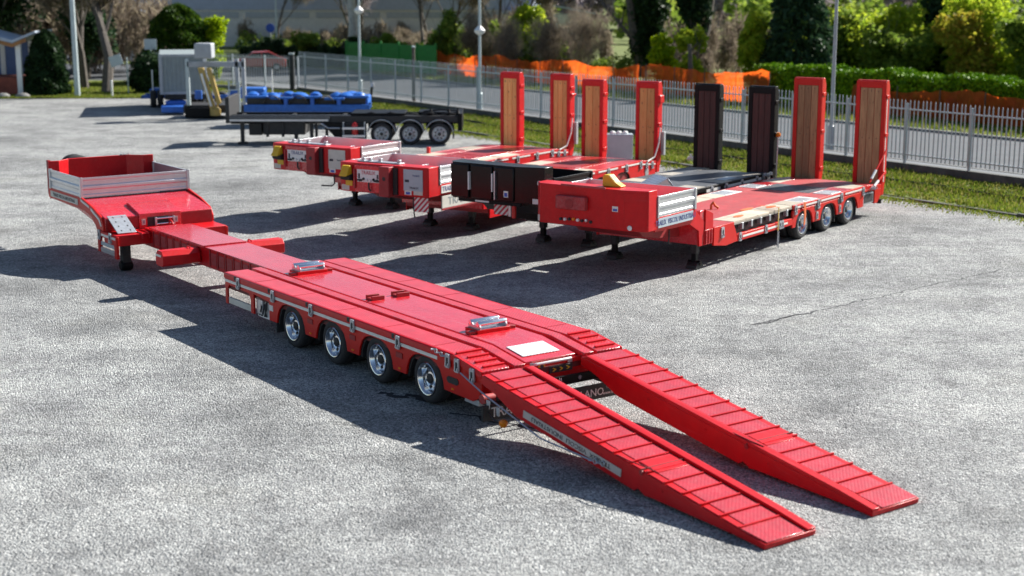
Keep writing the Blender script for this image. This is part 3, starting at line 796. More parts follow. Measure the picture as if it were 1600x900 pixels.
def standing_ramp(T, X, y0, y1, z0, z1, depth, fmat, wmat, n, tape=False):
    """folded-up loading ramp: steel frame round a plank field, facing the front of the trailer"""
    w = y1 - y0; b = .115
    m = MB().prism([(X + .035, z0), (X + .035, z1), (X + .07, z1 + .03), (X + depth * .7, z1 + .03), (X + depth, z1 - .16), (X + depth, z0 + .5), (X + depth * .55, z0)], 'y', y0, y1)
    r = m.build('loading_ramp', fmat, T, 0.008)
    for q in ((y0, y0 + b), (y1 - b, y1)):
        MB().box(X, X + .036, q[0], q[1], z0, z1).build('frame_stile', fmat, r, 0.006)
    MB().box(X + .001, X + .036, y0 + b, y1 - b, z1 - .17, z1 - .001).build('frame_head', fmat, r, 0.006)
    MB().box(X + .001, X + .036, y0 + b, y1 - b, z0 + .001, z0 + .20).build('frame_foot', fmat, r, 0.006)
    a0, a1 = y0 + b + .006, y1 - b - .006; pw = (a1 - a0) / n
    for i in range(n):
        o = MB().box(-.0, .022, 0.006, pw - .006, 0, z1 - z0 - .382).build('plank', wmat, r, 0.003, loc=(X + .012 + random.uniform(-.003, .003), a0 + i * pw, z0 + .206))
    for i in range(n):
        for zz in (z0 + .28, (z0 + z1) / 2, z1 - .26):
            MB().lathe([(0, -.002), (.014, -.002), (.016, .002)], 'x', (X + .010, a0 + (i + .5) * pw, zz), 6).build('bolt', 'black_matte', r)
    # hinge knuckles and back ribs seen from the side
    for k in range(3):
        z = z0 + .55 + k * (z1 - z0 - 1.0) / 2
        MB().box(X + .05, X + depth - .02, y0 - .022, y0 - .002, z, z + .09).build('side_lug', fmat, r, 0.005)
    if tape:
        MB().box(X + .08, X + .12, y0 - .006, y0 - .001, z0 + .35, z1 - .35).build('reflective_tape', 'white_tape', r)
    return r

def deck_edge(T, x0, x1, W, zd, mat, tape='white_tape', rings=()):
    for y0, y1, ty in ((0, .05, -.006), (W - .05, W, None)):
        MB().box(x0, x1, y0, y1, zd - .11, zd + .004).build('rub_rail', mat, T, 0.008)
        if ty is not None and tape:
            n = max(1, int((x1 - x0) / 1.2)); s = (x1 - x0) / n
            for i in range(n):
                MB().box(x0 + i * s + .1, x0 + (i + 1) * s - .12, ty, -.001, zd - .085, zd - .04).build('reflective_tape', tape, T)
    for x in rings:
        inst(LASH, T, (x, -.008, zd - .12), scale=1.05)

def neck_box(T, W, zt, zb, floor, mat, inner, xe=2.1, depth=.34, ch=.5, chd=.16, strip=None, board_h=.42, board_mat='aluminium'):
    """gooseneck: head box with chamfered corners, floor, drop sides, sill, hull"""
    pl = [(0, ch), (chd, .0), (chd + depth, .0), (chd + depth, W), (chd, W), (0, W - .16)]
    hd = MB().prism(pl, 'z', zb, zt).build('headboard', mat, T, 0.012)
    MB().box(chd + depth, xe, .03, W - .03, floor - .24, floor).build('neck_floor', inner, T, 0.006)
    for y0, y1 in ((0, .032), (W - .032, W)):
        MB().box(chd + depth, xe + .02, y0, y1, zb + .02, floor + .01).build('sill', mat, T, 0.006)
    x0 = chd + depth + .02
    b1 = corrugated_board('side_board', T, xe - x0 - .03, board_h, mat=board_mat); b1.location = (x0 + .02, .0, floor + .015)
    b2 = corrugated_board('side_board', T, xe - x0 - .03, board_h, mat=board_mat); b2.location = (xe - .01, W, floor + .015); b2.rotation_euler = (0, 0, math.pi)
    b3 = corrugated_board('rear_board', T, W - .12, board_h, mat=board_mat); b3.location = (xe + .02, .06, floor + .015); b3.rotation_euler = (0, 0, R(90))
    return hd

def couplings(T, hd, y0, n, z, step=.09):
    cols = ['black_matte', 'white_paint', 'black_matte', 'orange_lens', 'white_paint', 'black_matte', 'steel']
    for i in range(n):
        MB().lathe([(0, -.05), (.03, -.045), (.034, 0)], 'x', (0, y0 - i * step, z + random.uniform(-.012, .012)), 10).build('coupling', cols[i % 7], hd, smooth=True)

def chock(loc, rz, label, s=1.0):
    c = MB()
    pr = [(0, 0), (.44, 0), (.44, .02), (.30, .09), (.20, .18), (.14, .235), (.03, .235), (0, .20)]
    c.prism(pr, 'y', 0, .20)
    o = c.build('wheel_chock', 'yellow_plastic', None, 0.010)
    for k in range(2): MB().box(-.003, -.0005, .045 + k * .08, .075 + k * .08, .05, .19).build('slot', 'chock_black', o)
    for k in range(3): MB().prism([(.15, .236), (.155, .239), (.31, .092), (.30, .088)], 'y', .03 + k * .06, .055 + k * .06).build('rib', 'yellow_plastic', o)
    o.location = loc; o.rotation_euler = rz if isinstance(rz, tuple) else (0, 0, rz); o.scale = (s,) * 3
    return tag(o, label, 'wheel chock', None)

def frame_mat(A, yaw): return Matrix.Translation((A[0], A[1], 0)) @ Matrix.Rotation(yaw, 4, 'Z')

# ------------------------------------------------------------------ nearest of the row: red, three axles
def trailer_near():
    A, yaw, W, zd, L = (2.65, 29.14), R(54.3), 2.70, .90, 12.45
    T = empty('low_loader_trailer', (*A, 0), yaw, 'red three-axle low loader with ply deck edges, nearest of the parked row', 'trailer')
    hd = neck_box(T, W, 2.0, 1.17, 1.42, 'red_paint', 'red_worn', 2.10)
    b = MB().box(-.14, .0, 1.34, 2.06, 1.52, 1.80).build('document_box', 'red_worn', hd, 0.02)
    MB().lathe([(0, -.147), (.10, -.147), (.105, -.141)], 'x', (0, 1.72, 1.64), 16).build('badge', 'red_dark', b)
    MB().box(-.03, .0, .92, 2.0, 1.985, 2.03).build('top_bead', 'red_worn', hd, 0.006)
    dn = MB().prism([(.50, 1.24), (.06, 1.24), (.06, 1.96), (.50, 1.96)], 'x', -.004, .0)
    o = MB().box(0, .47, 0, .006, 0, .66).build('locker_door', 'red_paint', hd, 0.003, loc=(-.002, .48, 1.28), rot=(0, 0, R(-71.5)))
    lk = MB().box(.36, .45, .008, .014, .36, .46).build('lock_plate', 'cream_plate', o, 0.003); MB().box(.38, .43, .014, .018, .39, .43).build('lock', 'black_matte', o)
    o.rotation_euler = (0, 0, R(-72.3))
    dc = MB().box(-.004, -.001, .62, .76, 1.55, 1.66).build('decal', 'white_tape', hd); MB().box(-.0055, -.004, .64, .74, 1.565, 1.61).build('decal_mark', 'sign_blue', hd)
    MB().lathe([(0, -.012), (.05, -.01), (.055, 0)], 'x', (.03, .36, 1.24), 14).build('position_lamp', 'white_paint', hd)
    MB().box(.01, .016, W - .20, W - .10, 1.20, 1.33).build('number_label', 'cream_plate', hd)
    couplings(T, hd, 2.0, 8, 1.30, .105)
    MB().box(.55, 2.0, -.010, -.001, 1.205, 1.40).build('name_strip', 'grey_plate', T)
    text('TRAILIX  VISCOLI INDUSTRIALI', .155, (1.27, -.012, 1.30), 'near', T, 'ink_blue', sx=.78)
    # swan neck: cheeks, hull, ribbed step box
    cheek = [(1.75, 1.42), (2.12, 1.40), (2.60, 1.05), (2.60, .52), (2.34, .55), (2.30, .95), (2.0, 1.12), (.6, 1.19), (.6, 1.165), (1.0, .95), (1.6, .82), (2.3, .74), (2.34, .52)]
    for y0, y1 in ((.04, .09), (W - .09, W - .04)):
        MB().prism([(.5, 1.19), (1.9, 1.19), (2.14, 1.33), (2.16, 1.40), (2.62, 1.06), (2.62, .56), (2.40, .56), (2.36, .90), (1.95, 1.10), (.5, 1.12)], 'y', y0, y1).build('neck_cheek', 'red_paint', T, 0.006)
    MB().prism([(.55, 1.18), (.9, .92), (1.6, .80), (2.45, .72), (2.45, 1.18)], 'y', .55, W - .55).build('neck_hull', 'red_dark', T, 0.01)
    MB().box(2.42, 2.60, .05, W - .05, .58, 1.32).build('step_wall', 'red_smooth', T, 0.008)
    sb = MB().box(2.60, 2.98, .02, W - .02, .56, .885).build('step_box', 'red_paint', T, 0.008)
    MB().prism([(2.62, .89), (2.98, .89), (2.96, 1.22), (2.62, 1.34)], 'y', .02, .07).build('step_gusset', 'red_paint', T, 0.006)
    MB().prism([(2.62, .89), (2.98, .89), (2.96, 1.22), (2.62, 1.34)], 'y', W - .07, W - .02).build('step_gusset', 'red_paint', T, 0.006)
    for x in (2.64, 2.76, 2.88): MB().box(x, x + .02, .0, .02, .58, .88).build('rib', 'red_smooth', sb, 0.003)
    landing_legs(T, 2.72, (.32, W - .34), .70)
    MB().tube([(1.55, .3, 1.1), (1.5, .28, .85), (1.52, .3, .72), (1.7, .34, .70)], .015, 6).build('air_hose', 'black_matte', T, smooth=True)
    # deck
    ch = MB().prism([(2.98, zd - .03), (11.4, zd - .03), (L, zd - .10), (L, .55), (7.0, .55), (6.7, .45), (3.2, .45), (2.98, .55)], 'y', .55, W - .55).build('chassis', 'red_dark', T)
    cd = MB().prism([(2.98, zd), (11.3, zd), (L, zd - .07), (L, zd - .12), (11.3, zd - .05), (2.98, zd - .05)], 'y', .58, W - .58).build('centre_deck', 'red_worn', T, 0.004)
    MB().box(9.2, 10.4, .62, W - .62, zd + .002, zd + .006).build('rubber_mat', 'dark_deck', T)
    for s in (0, 1):
        y0, y1 = (.03, .57) if s == 0 else (W - .57, W - .03)
        fp = MB().box(3.0, 3.92, y0, y1, zd - .045, zd).build('deck_plate', 'red_worn', T, 0.004)
        for i in range(5):
            x0 = 3.95 + i * .60
            if i % 1 == 0: MB().box(0, .585, 0, y1 - y0, 0, .045).build('deck_board', 'deck_ply', T, 0.003, loc=(x0, y0, zd - .042))
        for i, x0 in enumerate((6.98, 7.62, 8.55, 9.3, 9.95)):
            wdt = .62 if i != 1 else .88
            mt = ('deck_ply', 'white_paint', 'red_worn', 'white_paint', 'red_smooth')[i]
            q = MB().box(x0, x0 + wdt, y0, y1, zd - .04, zd + .004).build('tread_panel', mt, T, 0.004)
            if mt == 'white_paint':
                for k in range(3): MB().box(x0 + .08 + k * .22, x0 + .20 + k * .22, y0 + .05, y1 - .06, zd + .005, zd + .012).build('tread_insert', 'aluminium', q, 0.002)
        for i in range(2):
            x0 = 10.62 + i * .42
            MB().box(0, .40, 0, y1 - y0, 0, .04).build('deck_board', 'deck_ply', T, 0.003, loc=(x0, y0, zd - .04))
        MB().prism([(11.46, zd), (L, zd - .07), (L, zd - .12), (11.46, zd - .045)], 'y', y0, y1).build('tail_plate', 'red_deck', T, 0.004)
    # near side: plate, black pocket strip, outrigger pockets, lower rail with tape
    MB().prism([(2.98, zd), (3.92, zd), (3.92, .84), (4.05, .62), (4.1, .45), (3.55, .42), (2.98, .50)], 'y', .0, .05).build('side_plate', 'red_side', T, 0.006)
    MB().prism([(2.98, zd), (3.92, zd), (3.92, .84), (4.05, .62), (4.1, .45), (3.55, .42), (2.98, .50)], 'y', W - .05, W).build('side_plate', 'red_side', T, 0.006)
    inst(LASH, T, (3.36, -.008, .74), scale=1.1)
    MB().box(3.95, 6.95, .02, .05, zd - .075, zd - .044).build('board_edge', 'deck_grey', T)
    MB().box(3.95, 6.95, .12, .15, .58, zd - .05).build('pocket_recess', 'black_matte', T)
    for i in range(6):
        x = 4.35 + i * .46
        MB().box(x - .035, x + .035, .0, .10, zd - .21, zd - .06).build('stake_pocket', 'steel', T, 0.004)
    lr = MB().box(4.10, 6.98, .0, .09, .44, .60).build('lower_rail', 'red_side', T, 0.008)
    for x0 in (4.35, 5.62): MB().box(x0, x0 + 1.05, -.007, -.001, .50, .545).build('reflective_tape', 'white_tape', lr)
    for x in (4.22, 5.52, 6.25, 6.38): inst(LASH, T, (x, -.008, .53), scale=.9)
    sk = arched_skirt(T, 'fender', 'red_side', 6.95, 10.98, .0, .045, zd - .13, [7.62, 9.05, 10.40], .36)
    arched_skirt(T, 'fender', 'red_side', 6.95, 10.98, W - .045, W, zd - .13, [7.62, 9.05, 10.40], .36)
    for x in (8.33, 9.72):
        inst(LASH, T, (x, -.008, .50), scale=.85); MB().box(x + .04, x + .12, -.006, -.001, .40, .425).build('marker_lamp', 'orange_lens', T)
        MB().prism([(x - .16, zd - .14), (x + .16, zd - .14), (x + .11, zd - .27), (x - .11, zd - .27)], 'y', -.006, -.001).build('pocket', 'black_matte', T)
    deck_edge(T, 6.97, 11.42, W, zd, 'red_side', rings=(7.1, 8.4, 9.8, 11.2))
    MB().prism([(10.98, zd - .11), (11.42, zd - .11), (L, zd - .18), (L, .56), (12.2, .36), (12.0, .36), (12.0, .72), (11.25, .74), (11.25, .36), (10.98, .36)], 'y', .0, .045).build('tail_side', 'red_side', T, 0.006)
    MB().prism([(11.42, zd), (L, zd - .07), (L, zd - .18), (11.42, zd - .11)], 'y', 0, .05).build('rub_rail', 'red_side', T, 0.006)
    MB().box(11.28, 11.98, .02, .40, .40, .70).build('tool_locker', 'grey_paint', T, 0.012); MB().box(11.34, 11.92, .012, .021, .44, .66).build('locker_door', 'black_matte', T, 0.004)
    MB().lathe([(0, 0), (.10, 0), (.10, .35), (0, .35)], 'y', (12.2, .05, .60), 14).build('tail_cylinder', 'black_matte', T, smooth=True)
    MB().box(L, L + .05, .05, W - .05, .40, zd - .13).build('tail_frame', 'red_dark', T, 0.006)
    MB().box(L + .02, L + .06, .0, W, .30, .42).build('bumper_bar', 'black_matte', T, 0.006)
    for x in (7.62, 9.05, 10.40):
        inst(W8, T, (x, .05, .375), name='wheel'); inst(W8R, T, (x, W - .05, .375), (0, 0, math.pi), name='wheel')
        MB().prism([(x + a * 1.0, z + .012) for a, z in ARCH] + [(x + a * .9, z - .03) for a, z in reversed(ARCH)], 'y', .05, .62).build('wheel_arch', 'black_matte', T)
        MB().box(x + .48, x + .50, .05, .5, .18, .5).build('mud_flap', 'rubber', T)
    # lens-shaped strap wear pads lying on the ply
    for x, y, l in ((4.7, .30, .42), (5.75, .62, .62), (6.45, .34, .45), (4.6, 1.75, .6)):
        n = 10; pts = [(x + l * math.cos(math.pi * k / n) * .5, y + .075 * math.sin(math.pi * k / n)) for k in range(n + 1)] + [(x - l * math.cos(math.pi * k / n) * .5, y - .075 * math.sin(math.pi * k / n)) for k in range(1, n)]
        MB().prism(pts, 'z', zd + .005, zd + .016).build('recess_cover', 'orange_strap', T)
    MB().tube([(5.3, 1.32, zd), (5.3, 1.32, zd + .10), (5.36, 1.30, zd + .16), (5.42, 1.28, zd + .08), (5.45, 1.2, zd + .02)], .03, 8).build('deck_hook', 'orange_strap', T, smooth=True)
    # ramps with stays
    standing_ramp(T, L + .06, .02, .86, .52, 3.55, .26, 'red_side', 'pine_old', 3, True)
    standing_ramp(T, L + .06, W - .86, W - .02, .52, 3.55, .26, 'red_side', 'pine_old', 3)
    for z1, z0, x0 in ((1.75, .98, 11.55), (1.15, .80, 11.75)):
        MB().tube([(x0, -.03, z0), (L + .16, -.03, z1)], .024, 8).build('stay_rod', 'red_light', T, smooth=True)
        MB().tube([(x0 + .1, -.03, z0 + .1 * (z1 - z0)), (x0 + .38, -.03, z0 + .38 * (z1 - z0) / (L + .16 - x0))], .036, 8).build('stay_sleeve', 'white_paint', T, smooth=True)
    for k in range(7):
        MB().lathe([(.035 + .010 * math.cos(q), .010 * math.sin(q)) for q in [j * math.pi / 3 for j in range(6)]], 'y' if k % 2 else 'x', (11.62 + k * .055, -.05, .80 + .02 * math.sin(k)), 8, closed=True).build('chain_link', 'galvanised', T, smooth=True)
    return T, frame_mat(A, yaw)
T4, F4 = trailer_near()

# strap hanging over the near edge, chain end reaching the ground
sh = MB().box(-.026, .026, -.006, .0, .40, .965).build('ratchet_strap', 'gold_steel', None, loc=(0, 0, 0))
MB().box(-.026, .026, -.008, .5, .966, .972).build('strap_tail', 'orange_strap', sh)
for k in range(9):
    MB().lathe([(.026 + .009 * math.cos(q), .009 * math.sin(q)) for q in [j * math.pi / 3 for j in range(6)]], 'y' if k % 2 else 'x', (0, -.01, .38 - k * .042), 8, closed=True).build('chain_link', 'galvanised', sh, smooth=True)
sh.matrix_world = F4 @ Matrix.Translation((6.12, -.02, 0))
tag(sh, 'tan lashing strap with chain end hanging from the ply deck edge of the red trailer', 'strap')
sh2 = MB().prism([(-.05, .93), (.06, .93), (.10, .60), (.05, .36), (-.02, .36), (0, .60)], 'y', -.012, .0).build('strap_end', 'orange_strap', None)
sh2.matrix_world = F4 @ Matrix.Translation((7.52, -.03, 0))
tag(sh2, 'orange strap end hanging over the foremost chromed wheel of the red trailer', 'strap')
c4 = chock((0, 0, 0), 0.0, 'yellow wheel chock standing on top of the plain red headboard')
c4.matrix_world = F4 @ Matrix.Translation((.42, .98, 2.005)) @ Matrix.Rotation(R(-90), 4, 'Z') @ Matrix.Translation((-.22, -.1, 0)) @ Matrix.Scale(1.0, 4)

# ------------------------------------------------------------------ black low loader
def trailer_black():
    A, yaw, W, zd, L = (.58, 31.38), R(54.5), 2.50, .98, 11.4
    T = empty('low_loader_trailer', (*A, 0), yaw, 'black low loader with glossy black headboard and dark red-brown planked ramps', 'trailer')
    hd = neck_box(T, W, 2.20, 1.40, 1.50, 'black_gloss', 'black_matte', 2.1, ch=.62, chd=.2, board_mat='black_paint')
    # three raised door panels, folded plate at the near corner
    for y0, y1 in ((1.86, 2.36), (1.22, 1.80), (.64, 1.16)):
        q = MB().box(-.05, -.001, y0, y1, 1.43, 2.17).build('door_panel', 'black_gloss', hd, 0.02)
    for y in (1.83, 1.19): MB().box(-.10, -.02, y - .016, y + .016, 1.62, 2.02).build('hinge_strip', 'white_paint', hd, 0.003)
    MB().box(-.11, -.02, 1.10, 1.125, 1.45, 2.08).build('hinge_strip', 'steel', hd, 0.003)
    MB().box(-.056, -.051, .78, .90, 1.52, 1.66).build('decal', 'white_tape', hd); MB().box(-.058, -.056, .80, .88, 1.535, 1.62).build('decal_mark', 'sign_blue', hd)
    MB().lathe([(0, -.02), (.055, -.018), (.06, 0)], 'x', (.17, .10, 1.86), 14).build('position_lamp', 'white_paint', hd)
    MB().box(.10, .115, .02, .24, 1.41, 1.52).build('lamp_plate', 'white_tape', hd)
    MB().box(.02, .08, .5, 2.2, 1.33, 1.41).build('lower_bead', 'black_paint', hd, 0.01); MB().box(.005, .02, 1.35, 1.72, 1.352, 1.39).build('reflective_tape', 'white_tape', hd)
    hz = MB().box(.3, .31, 1.02, 1.42, 1.06, 1.36).build('hazard_plate', 'hazard', T, 0.003)
    MB().lathe([(0, 0), (.05, 0), (.05, .34), (0, .34)], 'z', (.28, .86, 1.02), 12).build('lamp_tube', 'fire_red', T, smooth=True)
    MB().lathe([(0, 0), (.045, 0), (.045, .30), (0, .30)], 'z', (.30, .97, 1.05), 12).build('bracket_tube', 'steel', T, smooth=True)
    MB().prism([(.5, 1.40), (.9, 1.05), (1.6, .92), (2.6, .80), (2.6, 1.36)], 'y', .45, W - .45).build('neck_hull', 'black_matte', T, 0.01)
    MB().box(.9, 1.5, .3, .9, 1.05, 1.22).build('air_tank_cover', 'red_dark', T, 0.01)
    MB().box(2.42, 2.62, .05, W - .05, .62, 1.42).build('step_wall', 'black_paint', T, 0.008)
    landing_legs(T, 3.05, (.66, 1.96), .85)
    MB().prism([(2.6, zd - .03), (10.6, zd - .03), (L, zd - .10), (L, .6), (2.6, .55)], 'y', .35, W - .35).build('chassis', 'black_matte', T)
    MB().prism([(2.62, zd), (10.5, zd), (L, zd - .06), (L, zd - .11), (10.5, zd - .05), (2.62, zd - .05)], 'y', .62, W - .62).build('centre_deck', 'dark_deck', T, 0.004)
    for s in (0, 1):
        y0, y1 = (.05, .61) if s == 0 else (W - .61, W - .05)
        x = 2.64; k = s
        while x < 10.9:
            l = (1.05, .7, .9, .6)[k % 4]
            mt = ('dark_deck', 'deck_grey', 'dark_deck', 'deck_ply')[k % 4]
            MB().box(0, min(l, L - x) - .02, 0, y1 - y0, 0, .045).build('deck_board', mt, T, 0.003, loc=(x, y0, zd - .042 - max(0, x - 10.4) * .06))
            x += l; k += 1
    MB().box(9.0, 9.7, .2, .5, zd + .006, zd + .012).build('tread_insert', 'grey_plate', T)
    deck_edge(T, 2.65, L - .02, W, zd - .01, 'black_paint', None, rings=(7.0, 7.9, 8.7, 9.6, 10.5, 10.9, 11.2))
    for x in (6.2, 7.6, 8.6, 9.3, 10.0): MB().box(x, x + .75, -.012, -.001, zd - .15, zd - .075).build('reflective_tape', 'white_tape', T)
    ws = [8.20, 9.15, 10.10, 10.95]
    arched_skirt(T, 'fender', 'black_matte', 7.5, L - .02, .02, .05, zd - .12, ws[:3], .40, .06)
    for x in ws:
        inst(W8R, T, (x, .07, .36), scale=.96, name='wheel')
    for x in ws[:3]: inst(W8R, T, (x, W - .07, .36), (0, 0, math.pi), .96, name='wheel')
    MB().box(L - .02, L + .05, .05, W - .05, .45, zd - .12).build('tail_frame', 'black_paint', T, 0.006)
    for k in range(8):
        MB().lathe([(.035 + .010 * math.cos(q), .010 * math.sin(q)) for q in [j * math.pi / 3 for j in range(6)]], 'y' if k % 2 else 'x', (10.85 + k * .07, -.04, zd - .04 + .03 * math.sin(k * 1.3)), 8, closed=True).build('chain_link', 'galvanised', T, smooth=True)
    standing_ramp(T, L + .06, .0, .80, .55, 3.30, .26, 'black_paint', 'meranti', 3)
    standing_ramp(T, L + .06, W - .80, W, .55, 3.30, .26, 'black_paint', 'meranti', 3)
    MB().tube([(L + .2, -.05, .6), (L + .22, -.06, 1.95)], .018, 6).build('lamp_pole', 'steel', T, smooth=True)
    MB().lathe([(0, 1.93), (.06, 1.95), (.075, 2.0), (.05, 2.06), (0, 2.07)], 'z', (L + .22, -.06, 0), 12).build('beacon', 'orange_lens', T, smooth=True)
    return T, frame_mat(A, yaw)
T3, F3 = trailer_black()

# bare aluminium tread-plate wedge lying on the black deck
wd = MB().prism([(-.40, 0), (.18, .30), (.42, 0), (.40, -.002), (.17, .27), (-.37, 0)], 'y', 0, .85).build('tread_wedge', 'alu_tread', None, 0.004)
MB().prism([(-.34, .002), (.17, .262), (.37, .002)], 'y', .03, .05).build('end_plate', 'steel', wd)
wd.matrix_world = F3 @ Matrix.Translation((6.35, .62, .99)) @ Matrix.Rotation(R(-38), 4, 'Z')
tag(wd, 'bare aluminium tread-plate wedge lying on the black deck', 'wedge')

# ------------------------------------------------------------------ two red low loaders with coupling panels and chocks
def trailer_red(A, yaw, W, zd, L, zt, zb, wheels, label, side_text, legx, plain_boards):
    T = empty('low_loader_trailer', (*A, 0), yaw, label, 'trailer')
    fl = zt - .44
    hd = neck_box(T, W, zt, zb, fl, 'red_paint', 'red_worn', 2.15, ch=.12, chd=.05, depth=.42, board_mat='aluminium')
    k = W / 2.6
    # recess for couplings with name plate
    pn = MB().box(-.045, -.001, 1.28 * k, 2.10 * k, zb + .02, zt - .04).build('coupling_panel', 'red_smooth', hd, 0.012)
    for y in (1.30 * k, 2.08 * k): MB().box(-.10, -.045, y - .02, y + .02, zb + .10, zt - .14).build('panel_cheek', 'red_worn', pn, 0.005)
    np_ = MB().box(-.055, -.046, 1.34 * k, 2.02 * k, zt - .44, zt - .14).build('name_plate', 'white_paint', pn, 0.003)
    text('TRAILIX', .125, (-.058, 1.68 * k, zt - .215), 'front', np_, 'ink_red' if side_text else 'ink_blue', sx=.95)
    MB().box(-.06, -.056, 1.93 * k, 1.98 * k, zt - .36, zt - .24).build('pictogram', 'ink', np_); MB().box(-.06, -.056, 1.38 * k, 1.43 * k, zt - .34, zt - .24).build('pictogram', 'ink', np_)
    for i in range(6):
        y = (1.42 + i * .10) * k
        MB().lathe([(0, -.09), (.028, -.085), (.032, -.056)], 'x', (0, y, zt - .38 + .02 * math.sin(i * 2.1)), 12).build('coupling', ('black_matte', 'black_paint', 'steel', 'white_paint', 'black_matte', 'black_paint')[i], pn, smooth=True)
    MB().box(-.10, -.05, 1.36 * k, 1.50 * k, zt - .415, zt - .375).build('coupling_lever', 'black_matte', pn, 0.008)
    MB().box(-.10, -.05, 1.86 * k, 1.99 * k, zt - .415, zt - .375).build('coupling_lever', 'black_matte', pn, 0.008)
    MB().tube([(-.1, 1.64 * k, zt - .44), (-.11, 1.63 * k, zt - .58), (-.08, 1.6 * k, zt - .64)], .022, 8).build('hose', 'black_matte', pn, smooth=True)
    # projecting cabinet
    cb = MB().box(-.22, -.001, .96 * k, 1.25 * k, zb - .03, zt - .02).build('cabinet', 'red_dark', hd, 0.014)
    MB().lathe([(0, -.226), (.045, -.226), (.05, -.221)], 'x', (0, 1.10 * k, zb + .40), 14).build('badge', 'black_matte', cb)
    MB().box(-.06, -.001, .84 * k, .955 * k, zb + .02, zt - .05).build('cable_slot', 'black_matte', hd)
    gp = MB().box(-.014, -.001, .13 * k, .68 * k, zt - .56, zt - .06).build('sign_plate', 'grey_plate' if side_text else 'cream_plate', hd, 0.003)
    MB().box(-.018, -.0145, .52 * k, .64 * k, zt - .36, zt - .30).build('mark', 'ink', gp)
    if side_text:
        text('TRAILIX', .075, (-.0165, .38 * k, zt - .49), 'front', gp, 'ink'); text('TRAILIX', .06, (-.0165, .32 * k, zt - .20), 'front', gp, 'ink_blue')
    else:
        text('TRAILIX', .06, (-.0165, .30 * k, zt - .33), 'front', gp, 'ink')
    MB().box(-.006, -.001, .46 * k, .66 * k, zb + .04, zb + .14).build('decal', 'white_tape', hd); MB().box(-.008, -.006, .50 * k, .62 * k, zb + .05, zb + .11).build('decal_mark', 'sign_blue', hd)
    if side_text: MB().box(-.006, -.001, .14 * k, .40 * k, zb + .05, zb + .14).build('decal', 'cream_plate', hd)
    MB().box(-.004, -.001, W - .30, W - .05 - .02, zb + .03, zb + .16).build('number_label', 'cream_plate', hd)
    # chock holder
    MB().prism([(-.001, zt - .44), (-.16, zt - .40), (-.18, zt - .34), (-.16, zt - .30), (-.001, zt - .26)], 'y', W - .44, W - .16).build('chock_holder', 'chock_black', hd, 0.01)
    MB().box(-.01, -.001, W - .40, W - .20, zt - .56, zt - .43).build('chock_label', 'yellow_plastic', hd)
    # loose boards and posts stacked on the neck floor
    for i in range(2):
        MB().box(.6, 1.9, W - 1.5 + i * .2, W - 1.46 + i * .2, fl + .01, fl + .22 + .05 * i).build('stacked_board', 'aluminium', T, 0.004)
    MB().box(.2, .42, .95, W - .4, zt + .002, zt + .03).build('cap_strip', 'galvanised', hd, 0.006)
    for y in (W - .55, W - .75, W - 1.05, 1.0): MB().box(.28, .36, y, y + .08, zt + .03, zt + .10).build('post_socket', 'galvanised', hd, 0.006)
    MB().prism([(.5, zb + .02), (.9, zb - .22), (1.6, zb - .32), (2.6, .74), (2.6, fl - .2)], 'y', .45, W - .45).build('neck_hull', 'red_dark', T, 0.01)
    MB().prism([(.5, zb + .03), (2.15, zb + .03), (2.17, fl), (2.66, zd + .1), (2.66, .62), (2.44, .62), (2.40, .98), (2.0, zb - .05), (.5, zb)], 'y', .04, .09).build('neck_cheek', 'red_paint', T, 0.006)
    MB().box(2.46, 2.66, .09, W - .05, .62, zd + .36).build('step_wall', 'red_smooth', T, 0.008)
    landing_legs(T, legx, (.66 * k, 1.95 * k), .95)
    if side_text:
        MB().box(.55, 2.1, -.012, -.001, zb + .05, zb + .23).build('name_strip', 'white_tape', T)
        text('TRAILIX VISCOLI', .17, (1.15, -.014, zb + .14), 'near', T, 'ink_blue', sx=.9)
        sp_ = MB().box(.62, 2.25, .02, .05, zb - .32, zb - .03).build('name_board', 'cream_plate', T, 0.004)
        text('TRAILIX', .26, (1.40, .017, zb - .175), 'near', T, 'ink_grey', sx=1.15)
        MB().box(.62, 2.25, .018, .055, zb - .37, zb - .325).build('lower_sill', 'red_dark', T, 0.004)
        MB().box(.10, .11, .06, .46, zb - .36, zb - .02).build('hazard_plate', 'hazard', T, 0.003)
        MB().tube([(.12, .50, zb - .02), (.10, .48, zb - .3), (.06, .42, zb - .5)], .016, 6).build('hose', 'black_matte', T, smooth=True)
    else:
        MB().tube([(.1, .6, zb), (.1, .6, zb - .26), (.06, .66, zb - .32), (0, .95, zb - .32)], .02, 8).build('crank_handle', 'black_matte', T, smooth=True)
    # deck
    MB().prism([(2.66, zd - .04), (L - 1.0, zd - .04), (L, zd - .12), (L, .55), (2.66, .5)], 'y', .06, W - .06).build('chassis', 'red_dark', T)
    for y0, y1, mt in ((.05, .62, 'red_deck'), (.64, W - .64, 'red_smooth'), (W - .62, W - .05, 'red_deck')):
        MB().prism([(2.68, zd), (L - .95, zd), (L, zd - .09), (L, zd - .13), (L - .95, zd - .05), (2.68, zd - .05)], 'y', y0, y1).build('deck_plate', mt, T, 0.004)
    MB().box(L - 3.6, L - 1.9, .9, W - .7, zd + .002, zd + .006).build('rubber_mat', 'red_dark', T)
    for i in range(6):
        x0 = 3.1 + i * 1.05
        for y0 in (.07, W - .6):
            if (i + (y0 > 1)) % 3 == 2: continue
            MB().box(0, .95, 0, .50, 0, .008).build('deck_board', 'deck_ply', T, 0.002, loc=(x0, y0, zd + .002))
    deck_edge(T, 2.68, L - .95, W, zd, 'red_paint', rings=[L - 4.2, L - 3.0, L - 1.9, L - 1.0])
